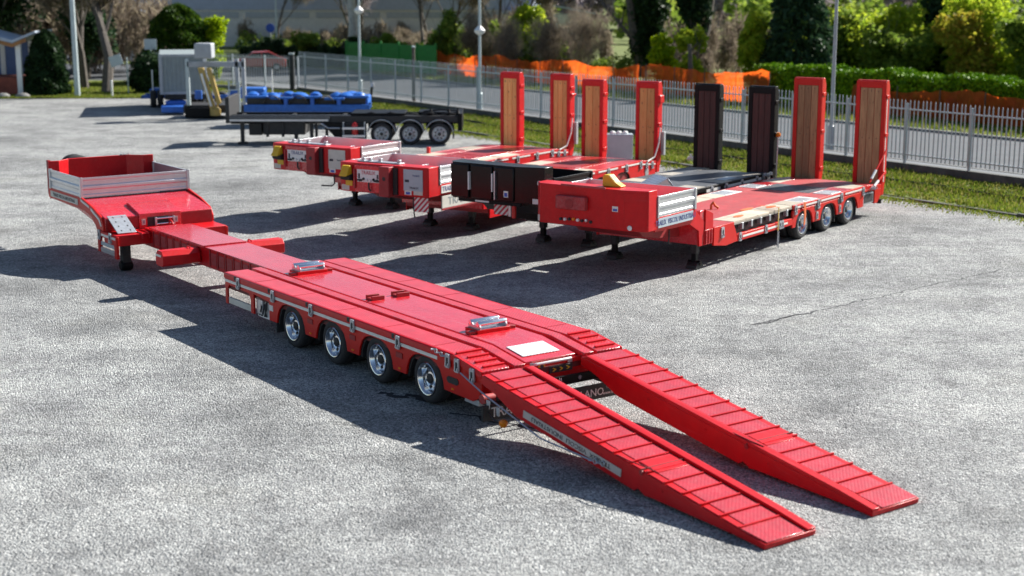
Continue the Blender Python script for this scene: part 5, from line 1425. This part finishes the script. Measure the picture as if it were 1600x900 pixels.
# far wood that closes the view below the horizon
g_ = np.random.default_rng(99); bl_ = []
for k in range(120):
    a = -70 + 150 * k / 119; d = 175 + 50 * g_.random(); hh = 7 + 5 * g_.random()
    bl_.append((a * 1.05 + g_.normal() * 2, d, hh * .5, 4.2, 4, hh * .62, 260))
fw = leaves('far_wood', 'twig_violet', bl_, .75, None, 5, long=2.2); tag(fw, 'hazy brown wood far behind the road', 'wood', kind='stuff')
bl_ = []
for k in range(70):
    a = -80 + 170 * g_.random(); d = 150 + 60 * g_.random(); hh = 4 + 5 * g_.random()
    bl_.append((a, d, hh * .45, 3.4, 3, hh * .55, 220))
fw = leaves('far_wood', 'leaf_mid', bl_, .6, None, 6); tag(fw, 'dull green growth in the far distance', 'wood', kind='stuff')

# ------------------------------------------------------------------ left edge: hut, lawn trees, pole
def hut():
    B = empty('timber_hut', (-29.3, 83.0, 0), R(4), 'open timber hut with pale roof at the far left', 'hut')
    MB().box(-3.2, 1.9, 0, 3, 0, 1.05).build('brick_base', 'brick_red', B, 0.01)
    for x in (-1.0, .15, 1.75):
        for y in (.05, 2.9): MB().box(x - .14, x + .14, y - .14, y + .14, 1.05 if x < 1 else 0, 3.0).build('post', 'white_paint', B, 0.01)
    MB().prism([(-3.2, 4.25), (1.55, 2.95), (2.85, 3.50), (2.85, 3.62), (1.55, 3.12), (-3.2, 4.42)], 'y', -.5, 3.6).build('roof', 'slate_roof', B, 0.01)
    MB().prism([(-3.2, 4.02), (1.55, 2.72), (2.3, 3.02), (2.3, 3.24), (1.55, 2.93), (-3.2, 4.23)], 'y', -.46, -.40).build('fascia', 'brown_wood', B, 0.005)
    MB().box(-3.1, 1.8, 2.8, 2.95, 1.05, 2.9).build('back_wall', 'hall_blue', B)
hut()
pl = MB().tube([(0, 0, 0), (0, 0, 9)], .16, 12, .11).build('steel_pole', 'pole_steel', None, smooth=True); pl.location = (-24.15, 82.3, 0)
MB().lathe([(.17, 0), (.26, .01), (.26, .05), (.17, .07)], 'z', (0, 0, 0), 12).build('foot_plate', 'pole_steel', pl, smooth=True); tag(pl, 'tall pale steel pole on the lawn at the left', 'pole')
cone_tree('dark_shrub', -26.3, 84.0, 3.6, 1.15, 'leaf_dark', .14, 31, 'tall dark evergreen bush between the hut and the steel pole', 9000, .0, .45, 'shrub', True)
leafy_tree('dark_shrub', -21.0, 85.5, 2.7, 1.25, 'leaf_dark', .13, 32, 'dark square bush left of the grey container', 9000, .06, 'shrub', blobs=[(0, 0, 1.2, 1.2, 1.0, 1.35, 5500), (.5, 0, 1.3, .8, .8, 1.1, 2600), (-.3, 0, .7, 1.1, .9, .8, 2000)])
cone_tree('dome_conifer', -21.2, 95.0, 4.9, 2.25, 'leaf_dome', .15, 33, 'clipped dome-shaped evergreen behind the grey container', 14000, .12, 1, 'tree', True)
leafy_tree('lime_shrub', -19.2, 95.8, 4.1, 2.0, 'leaf_lime', .15, 34, 'lime-green bush beside the dome-shaped evergreen', 8000, .1, 'shrub', base=.05)
bare_tree(-23.3, 85.2, 8.5, .34, 35, 'large bare tree with thick trunk on the lawn left of the container', 'twig', None, 9.0, .35, 7, .028, 1.6)
bare_tree(-25.6, 89.0, 8.5, .22, 36, 'bare tree directly behind the steel pole', 'twig', None, 7.0, .35, 6, .025, 1.5)
bare_tree(-27.0, 93.0, 9.0, .2, 37, 'yellowish bare tree behind the hut and the dark bush', 'leaf_yellow', None, 2.5, .35, 6, .03)
leafy_tree('evergreen_tree', -31.5, 92.0, 9, 3.6, 'leaf_dark', .2, 38, 'dark evergreen tree behind the hut at the upper left corner', 9000, .25, base=.3)
leafy_tree('evergreen_tree', -28.0, 98.0, 7, 2.4, 'leaf_conifer', .2, 39, 'smaller dark evergreen right behind the hut roof', 6000, .2, base=.2)
for (x, y, z, lab) in ((-21.9, 84.6, 2.0, 'small pale tilted notice board left of the dark square bush'), (-20.9, 86.2, 2.75, 'pale notice board above the dark square bush')):
    B = MB().tube([(0, 0, 0), (0, 0, z + .1)], .035, 8).build('notice_board', 'pole_steel', None, smooth=True); B.location = (x, y, 0)
    MB().box(-.36, .36, -.06, -.03, z - .3, z + .3).build('panel', 'grey_plate', B, 0.01).rotation_euler = (0, R(-18) if x < -21.5 else 0, 0); tag(B, lab, 'sign')
for i, (x, lab) in enumerate(((-28.0, 'pale boulder by the hut base'), (-26.9, 'low pale stone right of the hut post'))):
    s = MB().lathe([(0, .34), (.2, .30), (.33, .16), (.30, 0), (0, 0)], 'z', (0, 0, 0), 9).build('boulder', 'concrete', None, smooth=True); s.location = (x, 81.4, 0); s.scale = (1.3, .8, .9); tag(s, lab, 'boulder')
bo = MB().tube([(0, 0, 0), (0, 0, .85)], .06, 8).build('bollard', 'white_paint', None, smooth=True); bo.location = (-22.3, 82.6, 0)
MB().lathe([(0, .85), (.07, .85), (.05, .92), (0, .93)], 'z', (0, 0, 0), 8).build('cap', 'white_paint', bo, smooth=True); tag(bo, 'thin white bollard on the lawn edge by the bare tree', 'bollard')

# ------------------------------------------------------------------ lamps, signs, car, far structures
def lamp(x, y, h, zg, lab, globe=True, mat='pole_steel'):
    p = MB().tube([(0, 0, 0), (0, 0, 1.0), (0, 0, h)], .085, 12, .06).build('lamp_post', mat, None, smooth=True); p.location = (x, y, 0)
    MB().lathe([(.10, 0), (.13, .02), (.13, .9), (.085, .95)], 'z', (0, 0, 0), 12).build('sleeve', mat, p, smooth=True)
    if globe:
        MB().lathe([(0, zg - .24), (.10, zg - .23), (.24, zg - .10), (.27, zg), (.16, zg + .12), (.08, zg + .2), (.075, zg + .24)], 'z', (0, 0, 0), 16).build('lantern', 'white_paint', p, smooth=True)
    MB().lathe([(0, h + .2), (.12, h + .15), (.22, h), (0, h - .02)], 'z', (0, 0, 0), 12).build('head', 'white_paint', p, smooth=True)
    return tag(p, lab, 'lamp post')
lamp(*along(45.0, 1.5), 7.5, 4.75, 'street lamp post behind the blue load, second from the left')
lamp(*along(32.7, 1.5), 7.5, 3.95, 'street lamp post with bell lantern, left of the first pine-planked ramp')
lamp(*along(10.8, 3.0), 8.0, 4, 'dark slim street pole behind the far red ramp of the nearest parked trailer', False, 'grey_paint')
lamp(-20.5, 130, 8, 6, 'distant street pole above the red car', False)
def sign(x, y, z, lab, mat='sign_blue'):
    p = MB().tube([(0, 0, 0), (0, 0, z + .4)], .04, 8).build('road_sign', 'grey_paint', None, smooth=True); p.location = (x, y, 0)
    MB().lathe([(0, -.05), (.33, -.05), (.35, -.03), (0, -.02)], 'y', (0, 0, z), 18).build('disc', mat, p, smooth=True); return tag(p, lab, 'road sign')
sign(-18.6, 115, 2.9, 'round blue road sign above the back of the red car')
sign(-24.6, 117, 3.0, 'round blue road sign beside the lime-green bush')
def car():
    K = empty('red_car', (-18.3, 107.5, 0.034), R(12), 'small red car parked behind the thin picket fence', 'car')
    prof = [(-1.95, .35), (-1.98, .62), (-1.80, .82), (-1.05, .93), (-.45, 1.38), (.75, 1.44), (1.55, 1.02), (1.88, .95), (1.95, .6), (1.92, .32)]
    MB().prism(prof, 'y', -.82, .82).build('body', 'car_red', K, 0.09)
    MB().prism([(-.95, .95), (-.42, 1.33), (.15, 1.36), (.15, .97)], 'y', -.835, .835).build('window', 'dark_glass', K, 0.01)
    MB().prism([(.22, .97), (.22, 1.36), (.72, 1.36), (1.38, 1.0)], 'y', -.835, .835).build('window', 'dark_glass', K, 0.01)
    MB().prism([(-1.02, .965), (-.50, 1.365), (-.53, 1.39), (-1.06, .98)], 'y', -.68, .68).build('windscreen', 'dark_glass', K)
    for y in (-.6, .6): MB().box(-1.985, -1.93, y - .16, y + .16, .62, .75).build('headlight', 'white_paint', K, 0.02)
    for x in (-1.22, 1.22):
        for y in (-.83, .83):
            w = MB().lathe([(.16, -.1), (.27, -.1), (.30, -.06), (.30, .06), (.27, .1), (.16, .1)], 'y', (0, 0, 0), 20, closed=True).build('wheel', 'rubber', K, smooth=True, loc=(x, y * .93, .30))
            MB().lathe([(0, -.09), (.15, -.085), (.18, -.06), (.18, .06), (.15, .085), (0, .09)], 'y', (0, 0, 0), 16).build('rim', 'rim_paint', w, smooth=True)
car()
def green_fence():
    a, b = (-12.0, 108.0), (-5.2, 101.5); dx, dy = b[0] - a[0], b[1] - a[1]; L = math.hypot(dx, dy)
    G = empty('green_fence', (*a, 0), math.atan2(dy, dx), 'bright green panel fence far behind the grey pickets', 'fence')
    n = 5
    for i in range(n):
        MB().box(i * L / n + .06, (i + 1) * L / n - .06, -.02, .02, .15, 2.1 - .05 * (i % 2)).build('panel', 'green_panel', G, 0.01)
    for i in range(n + 1): MB().box(i * L / n - .06, i * L / n + .06, -.06, .06, 0, 2.25).build('post', 'green_panel', G, 0.01)
green_fence()
for i, (x, y, h, r, m_, lab) in enumerate([(-18.2, 113, 2.6, 1.5, 'leaf_dark', 'dark bush behind the red car'), (-15.3, 112, 3.0, 1.9, 'leaf_mid', 'green bush right of the red car, behind the fence corner'), (-12.2, 111, 2.7, 1.4, 'leaf_dark', 'dark green bush left of the green panel fence'), (-9.3, 111.5, 2.8, 1.6, 'leaf_mid', 'bush showing over the middle of the green panel fence'), (-5.0, 104.5, 4.3, 1.8, 'leaf_mid', 'green tree at the right end of the green panel fence')]):
    leafy_tree('shrub', x, y, h, r, m_, .15, 200 + i, lab, 5000, .07, 'shrub', base=.03)
HB = empty('dark_hedge', (-20.3, 112.5, 0), R(-9), 'dark green hedge behind the red car', 'hedge')
leaves('foliage', 'leaf_dark', [(k * .62, .1 * math.sin(k), 1.15 + .12 * math.sin(k * 1.7), .8, .8, 1.25, 420) for k in range(16)], .13, HB, 222)
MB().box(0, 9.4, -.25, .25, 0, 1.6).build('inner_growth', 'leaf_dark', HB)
LF = leaves('left_thicket', 'twig', [(-36 + 11.5 * gg.random(), 99 + 12 * gg.random(), 2.6 + gg.random(), 1.7, 1.7, 3.2, 420) for k in range(40)], .10, None, 223, long=10.0, flat=2.4); tag(LF, 'brown leafless thicket behind the lawn at the left', 'thicket', kind='stuff')
bw = MB().tube([(0, 0, 0), (.1, 0, 3), (-.1, .1, 7)], .42, 9, .3).build('pale_trunk', 'birch', None, smooth=True); bw.location = (-13.3, 124, 0)
MB().tube([(.05, 0, 3.2), (.7, .2, 4.6), (1.1, .2, 5.6)], .16, 6, .06).build('limb', 'birch', bw, smooth=True)
MB().tube([(-.02, 0, 4.0), (-.8, .2, 5.2), (-1.0, .2, 6.4)], .14, 6, .05).build('limb', 'birch', bw, smooth=True)
tag(bw, 'thick pale tree trunk above the fence corner, left of the street lamp', 'tree trunk')
def hall():
    B = empty('industrial_hall', (-20, 152, 0), R(-2), 'long low pale blue industrial hall far behind the trees at upper left', 'building')
    MB().box(-22, 22, 0, 14, 0, 5.4).build('wall', 'pale_wall', B); MB().box(-22.1, 22.1, -.12, 14.1, 3.7, 5.7).build('fascia', 'hall_wall', B)
    for i in range(6):
        MB().box(-21.5 + i * 7.2, -15.0 + i * 7.2, -.06, 0.02, 2.9, 3.5).build('window', 'grey_paint', B)
hall()
def low_shed(x, y, w, h, lab, m1, m2):
    B = empty('low_shed', (x, y, 0), R(3), lab, 'building')
    MB().box(-w / 2, w / 2, 0, 5, 0, h).build('wall', m1, B); MB().prism([(-w / 2 - .3, h), (0, h + .9), (w / 2 + .3, h), (w / 2 + .3, h + .15), (0, h + 1.05), (-w / 2 - .3, h + .15)], 'y', -.3, 5.3).build('roof', m2, B)
    for k in range(3): MB().box(-w / 2 + .8 + k * w / 3.4, -w / 2 + 1.9 + k * w / 3.4, -.04, .02, .9, 2.0).build('window', 'dark_glass', B)
low_shed(3.5, 150, 9, 3.3, 'pale shed behind the leafless trees at upper centre', 'pale_wall', 'slate_roof')
low_shed(-33, 125, 8, 3.2, 'pale house with grey roof behind the hut at upper left', 'pale_wall', 'slate_roof')

# ================================================================== VEHICLES AT THE BACK OF THE YARD
W10 = wheel_proto(False, 0.44)
def mudguard(T, x, y, z, r, w, mat):
    n = 12; o = [(x + r * math.cos(math.pi * (.05 + .9 * k / n)), z + r * math.sin(math.pi * (.05 + .9 * k / n))) for k in range(n + 1)]
    i = [(x + (r - .03) * math.cos(math.pi * (.05 + .9 * k / n)), z + (r - .03) * math.sin(math.pi * (.05 + .9 * k / n))) for k in range(n, -1, -1)]
    return MB().prism(o + i, 'y', y, y + w).build('mudguard', mat, T, 0.005)

def black_chassis():
    T = empty('container_chassis', (-5.05, 57.0, 0), R(0.5), 'black three-axle container chassis trailer standing sideways behind the red row', 'trailer')
    for y in (.55, 1.65): MB().box(-5.9, 3.0, y, y + .18, .78, 1.14).build('frame_rail', 'black_paint', T, 0.01)
    for x in (-5.6, -3.6, -1.6, 0, 2.9): MB().box(x, x + .14, .1, 2.3, .95, 1.10).build('cross_member', 'black_matte', T, 0.006)
    sr = MB().box(-5.95, -2.0, .02, .12, .90, 1.10).build('side_rail', 'dark_deck', T, 0.01)
    MB().box(-5.9, -2.05, .005, .02, .93, 1.0).build('rail_groove', 'steel', sr); MB().box(-5.95, -1.2, .12, .24, 1.10, 1.15).build('rail_top', 'dark_deck', T, 0.006);
    MB().lathe([(0, -1.2), (.2, -1.18), (.23, -1.0), (.23, 0), (.2, .18), (0, .2)], 'x', (-3.6, 1.2, .62), 14).build('air_tank', 'black_paint', T, smooth=True); MB().box(-5.2, -4.7, .5, 1.6, .34, .80).build('battery_box', 'black_matte', T, 0.02)
    for x in (0.0, 1.10, 2.24):
        w = inst(W10, T, (x, .02, .43), scale=.98, name='wheel'); inst(W10, T, (x, 2.4, .43), (0, 0, math.pi), .98, name='wheel')
        mudguard(T, x, -.02, .43, .56, .55, 'grey_paint')
        MB().lathe([(0, 0), (.07, 0), (.07, 1.6), (0, 1.6)], 'y', (x, .4, .43), 10).build('axle', 'black_matte', T)
    MB().box(-2.0, 2.95, .12, .5, .86, 1.12).build('outer_frame', 'black_matte', T, 0.012)
    for x in (-4.5, -3.9, -2.6, -2.2): MB().box(x, x + .1, .25, .4, .3, .9).build('under_bracket', 'black_matte', T, 0.006)
    for k in range(5):
        xx = -.4 + k * .75
        MB().lathe([(0, -.16), (.1, -.15), (.12, -.1), (.12, .1), (.1, .15), (0, .16)], 'x', (xx, .55, .72), 12).build('air_spring', 'black_matte', T, smooth=True)
        MB().tube([(xx - .3, .3, 1.16), (xx, .25, 1.24), (xx + .3, .32, 1.16)], .035, 6).build('air_pipe', 'black_matte', T, smooth=True)
    MB().box(-1.2, .9, .2, 2.0, 1.13, 1.22).build('gooseneck_tunnel', 'black_paint', T, 0.02); MB().box(1.4, 2.9, .5, 1.9, 1.14, 1.24).build('rear_bolster', 'black_paint', T, 0.02)
    MB().box(-4.6, -3.0, .3, 1.9, .38, .86).build('pallet_box', 'black_matte', T, 0.02)
    MB().box(2.95, 3.12, .0, 2.4, .55, 1.22).build('rear_beam', 'black_paint', T, 0.012)
    MB().box(2.75, 2.80, .0, .45, .25, .75).build('mud_flap', 'rubber', T)
    for x, y in ((2.6, .35), (2.95, .2), (1.9, .4)): MB().lathe([(0, 0), (.07, 0), (.09, .08), (.05, .16), (.03, .24), (0, .24)], 'z', (x, y, 1.14), 10).build('twist_lock', 'black_paint', T, smooth=True)
    MB().tube([(1.6, .45, 1.25), (2.3, .42, 1.34), (2.95, .4, 1.3)], .04, 6).build('air_pipe', 'black_matte', T, smooth=True)
    # extinguisher box behind an aluminium guard
    g = MB().box(-1.55, -.62, .05, .55, .22, .86).build('tool_locker', 'black_matte', T, 0.012)
    MB().lathe([(0, .42), (.10, .43), (.115, .5), (.115, .86), (.08, .94), (.04, .98), (0, .98)], 'z', (-1.02, -.04, -.08), 14).build('fire_extinguisher', 'fire_red', T, smooth=True)
    for z in (.32, .62): MB().box(-1.5, -.62, -.16, -.12, z, z + .09).build('side_guard', 'aluminium', T, 0.008)
    for x in (-1.48, -.66): MB().box(x, x + .04, -.12, .05, .28, .90).build('guard_bracket', 'grey_paint', T, 0.005)
    MB().prism([(-2.3, .86), (-1.55, .86), (-1.55, .24), (-1.75, .24)], 'y', .04, .5).build('locker', 'black_paint', T, 0.01)
    MB().tube([(-2.32, .02, .84), (-2.05, 0, .66), (-1.6, 0, .66)], .03, 6).build('guard_rail', 'steel', T, smooth=True)
    for x in (-2.75, -3.35):
        lg = MB().box(x - .07, x + .07, .35, .5, .12, .95).build('landing_leg', 'black_matte', T, 0.006); MB().box(x - .14, x + .14, .28, .57, .02, .12).build('foot', 'black_matte', lg, 0.01)
    MB().box(-5.5, -5.36, .3, .44, .1, .9).build('landing_leg', 'black_matte', T, 0.006); MB().box(-5.6, -5.26, .2, .54, .01, .1).build('foot', 'black_matte', T, 0.01)
    MB().box(-6.0, -5.85, .0, 2.3, .85, 1.85).build('front_stake', 'black_matte', T, 0.01)
black_chassis()

def blue_chassis():
    T = empty('blue_trailer', (-11.6, 64.5, 0), R(0.5), 'blue flat trailer with blue mudguards behind the black chassis', 'trailer')
    MB().box(0, 5.3, .1, .3, .70, .95).build('frame_rail', 'blue_paint', T, 0.01); MB().box(0, 5.3, 1.8, 2.0, .70, .95).build('frame_rail', 'blue_paint', T, 0.01)
    MB().box(-.1, 5.4, -.02, .1, .62, .98).build('side_rail', 'blue_tarp', T, 0.02)
    for x0, x1, z1 in ((-.05, .95, 1.36), (1.05, 2.05, 1.30), (2.2, 3.3, 1.34), (3.4, 4.3, 1.27), (4.4, 5.35, 1.36)): MB().box(x0, x1, -.01, .25, z1 - .1, z1).build('top_rail', 'blue_tarp', T, 0.03)
    MB().box(.02, 5.2, .12, 1.8, .95, 1.26).build('inner_shade_board', 'black_matte', T)  # black backing that stands in for shade between the blue rails
    for x in (1.15, 2.3, 3.45):
        mudguard(T, x, -.10, .93, .44, .2, 'black_matte'); MB().box(x + .5, x + .68, -.03, .15, .96, 1.25).build('stanchion', 'blue_paint', T, 0.02)
    k = MB(); g = random.Random(4)
    for i in range(11):
        x = g.uniform(-.1, 4.9); y = g.uniform(.5, 1.5); s = g.uniform(.3, .5)
        MB().lathe([(0, 0), (s * .9, .02), (s, .2), (s * .8, .42), (s * .3, .52), (0, .53)], 'z', (0, 0, 0), 9).build('tarp_bundle', 'blue_tarp', T, smooth=True, loc=(x, y, .95), rot=(g.uniform(-.3, .3), g.uniform(-.3, .3), g.uniform(0, 6)))
    MB().box(4.1, 5.3, .2, 1.9, .95, 1.30).build('tarp_crate', 'blue_tarp', T, 0.06)
    MB().box(.0, .8, .2, 1.9, .95, 1.28).build('tarp_crate', 'blue_tarp', T, 0.06)
    for x in (.7, 4.6):
        MB().box(x, x + .12, .1, .25, 0, .7).build('landing_leg', 'black_matte', T, 0.006)
    for x in (1.8, 2.6): inst(W10, T, (x, .3, .38), scale=.86, name='wheel')
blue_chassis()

def swap_body():
    T = empty('container_trailer', (-15.95, 72.0, 0), R(13), 'grey container body on a dark trailer at upper left', 'trailer')
    b = MB().box(-1.10, 1.10, 0, 6.0, .92, 2.80).build('container_body', 'grey_box', T, 0.02)
    for i in range(11): MB().box(-1.06 + i * .2, -.98 + i * .2, -.035, .0, .98, 2.74).build('rib', 'grey_box', b, 0.006)
    for x in (-1.13, .97): MB().box(x, x + .16, -.06, .1, .90, 2.83).build('corner_post', 'white_paint' if x > 0 else 'grey_paint', b, 0.01)
    for z in (.90, 2.70): MB().box(-1.10, 1.10, -.05, .06, z, z + .12).build('end_rail', 'grey_paint', b, 0.01)
    MB().box(-.9, 1.2, .2, 5.6, .62, .90).build('chassis', 'black_matte', T, 0.02)
    for x in (-1.0, 1.0):
        for y in (3.6, 4.8): inst(W10, T, (x, y, .44), (0, 0, R(90)), name='wheel')
    dk = MB().box(-1.1, .15, -1.4, -.2, .12, .42).build('drawbar', 'blue_paint', T, 0.05)
    MB().prism([(-.9, -.2), (.1, -.2), (-.1, .9), (-.6, .9)], 'z', .34, .6).build('drawbar_tongue', 'blue_paint', T, 0.03)
swap_body()
def crane_truck():
    T = empty('crane_frame', (-13.7, 68.5, 0), R(0), 'folded gold crane boom in a grey gantry frame beside the container', 'crane')
    MB().box(-1.6, 1.6, .3, 2.2, .25, .62).build('bed', 'black_matte', T, 0.02)
    MB().box(-1.5, -.1, .1, 1.6, .05, .5).build('outrigger_foot', 'black_paint', T, 0.04)
    for x, mt in ((-1.35, 'pole_steel'), (.95, 'grey_paint'), (1.25, 'grey_paint')):
        MB().box(x - .08, x + .08, .3, .46, .5, 2.75).build('gantry_post', mt, T, 0.01)
    MB().box(-1.35, 1.3, .3, .46, 2.38, 2.62).build('gantry_beam', 'grey_paint', T, 0.01)
    MB().box(-1.0, -.2, .35, 1.2, 2.75, 3.45).build('control_cab', 'grey_paint', T, 0.06)
    MB().prism([(-.78, 2.36), (-.50, 2.36), (-.02, .42), (-.22, .30)], 'y', -.12, .10).build('lower_boom', 'gold_steel', T, 0.02)
    MB().prism([(-.40, 2.34), (-.18, 2.34), (.22, .75), (.05, .6)], 'y', -.05, .15).build('upper_boom', 'gold_steel', T, 0.02)
    MB().tube([(-.6, -.18, 2.1), (-.2, -.18, .6)], .05, 8).build('ram', 'white_paint', T, smooth=True)
    MB().lathe([(0, 0), (.25, .02), (.25, .3), (.15, .42), (0, .44)], 'z', (-.05, 0, .15), 12).build('slew_base', 'gold_steel', T, smooth=True)
    for x in (.62, 1.1):
        MB().box(x - .03, x + .03, -.06, .0, .1, 1.75).build('ladder_rail', 'pole_steel', T, 0.004)
    for k in range(6): MB().box(.65, 1.07, -.045, -.015, .25 + k * .27, .29 + k * .27).build('ladder_rung', 'pole_steel', T)
    for x in (-.9, .75): MB().box(x - .12, x + .2, .2, .35, .9, 1.3).build('blue_guard', 'blue_paint', T, 0.02)
crane_truck()
def blue_frame():
    T = empty('blue_frame_trailer', (-16.2, 75.2, 0), R(4), 'low blue frame trailer with thin white uprights beside the container', 'trailer')
    for y in (0, 1.4): MB().box(-2.6, 4.4, y, y + .14, .45, .62).build('frame_rail', 'blue_paint', T, 0.01)
    for k in range(6): MB().box(-2.6 + k * 1.36, -2.48 + k * 1.36, 0, 1.54, .47, .60).build('cross_member', 'blue_paint', T, 0.01)
    for k in range(5): MB().tube([(-2.0 + k * 1.5, .05, .6), (-2.0 + k * 1.5, .05, 1.9 + .15 * (k % 2))], .035, 8).build('upright', 'white_paint', T, smooth=True)
    for x in (.4, 1.4): inst(W10, T, (x, .1, .40), scale=.85, name='wheel')
    for x, w_ in ((-2.2, .9), (2.3, 1.3)): MB().box(x, x + w_, .15, 1.3, .62, .95).build('tarp_bundle', 'blue_tarp', T, 0.08)
blue_frame()
hz = MB().tube([(-.9, 0, .05), (-.85, 0, .7), (-.7, 0, .35), (-.3, 0, .12), (.3, .1, .15), (.75, 0, .45), (.95, 0, .95), (1.0, 0, 1.35)], .085, 8, .06).build('rubber_hose', 'rubber', None, smooth=True)
MB().lathe([(.06, 0), (.11, .01), (.11, .16), (.06, .18)], 'z', (1.0, 0, 1.28), 10).build('fitting', 'steel', hz, smooth=True)
hz.location = (-7.6, 70.0, .1); tag(hz, 'thick curved black hose standing on the grass behind the blue load', 'hose')
# grey electrical box on the verge between the red ramps
gb = MB().box(-.45, .45, -.22, .22, .05, 1.0).build('cabinet_box', 'grey_plate', None, 0.02); gb.location = (3.75, 51.3, 0)
MB().box(-.40, .40, -.235, -.222, .10, .94).build('door', 'grey_plate', gb, 0.006)
for k in range(3): MB().lathe([(0, 1.0), (.10, 1.0), (.10, 1.06), (.05, 1.10), (0, 1.10)], 'z', (-.25 + k * .22, 0, 0), 10).build('cap', 'white_paint', gb, smooth=True)
tag(gb, 'pale grey box with white caps on the grass between two pine-planked ramps', 'box')
bg_ = MB().lathe([(0, .22), (.09, .20), (.13, .10), (.10, 0), (0, 0)], 'z', (0, 0, 0), 8).build('litter_bag', 'white_paint', None, smooth=True); bg_.location = (6.2, 50.9, .05); bg_.scale = (1.2, .8, 1.0)
MB().lathe([(0, .30), (.04, .28), (.02, .2)], 'z', (0, 0, 0), 6).build('knot', 'white_paint', bg_, smooth=True); tag(bg_, 'small white litter bag in the grass left of the black ramps', 'litter')
PROTOS = [W8, W8R, LASH, W10]

# ------------------------------------------------------------------ remove the unplaced prototypes
for p in PROTOS:
    for ch in list(p.children): bpy.data.objects.remove(ch)
    bpy.data.objects.remove(p)
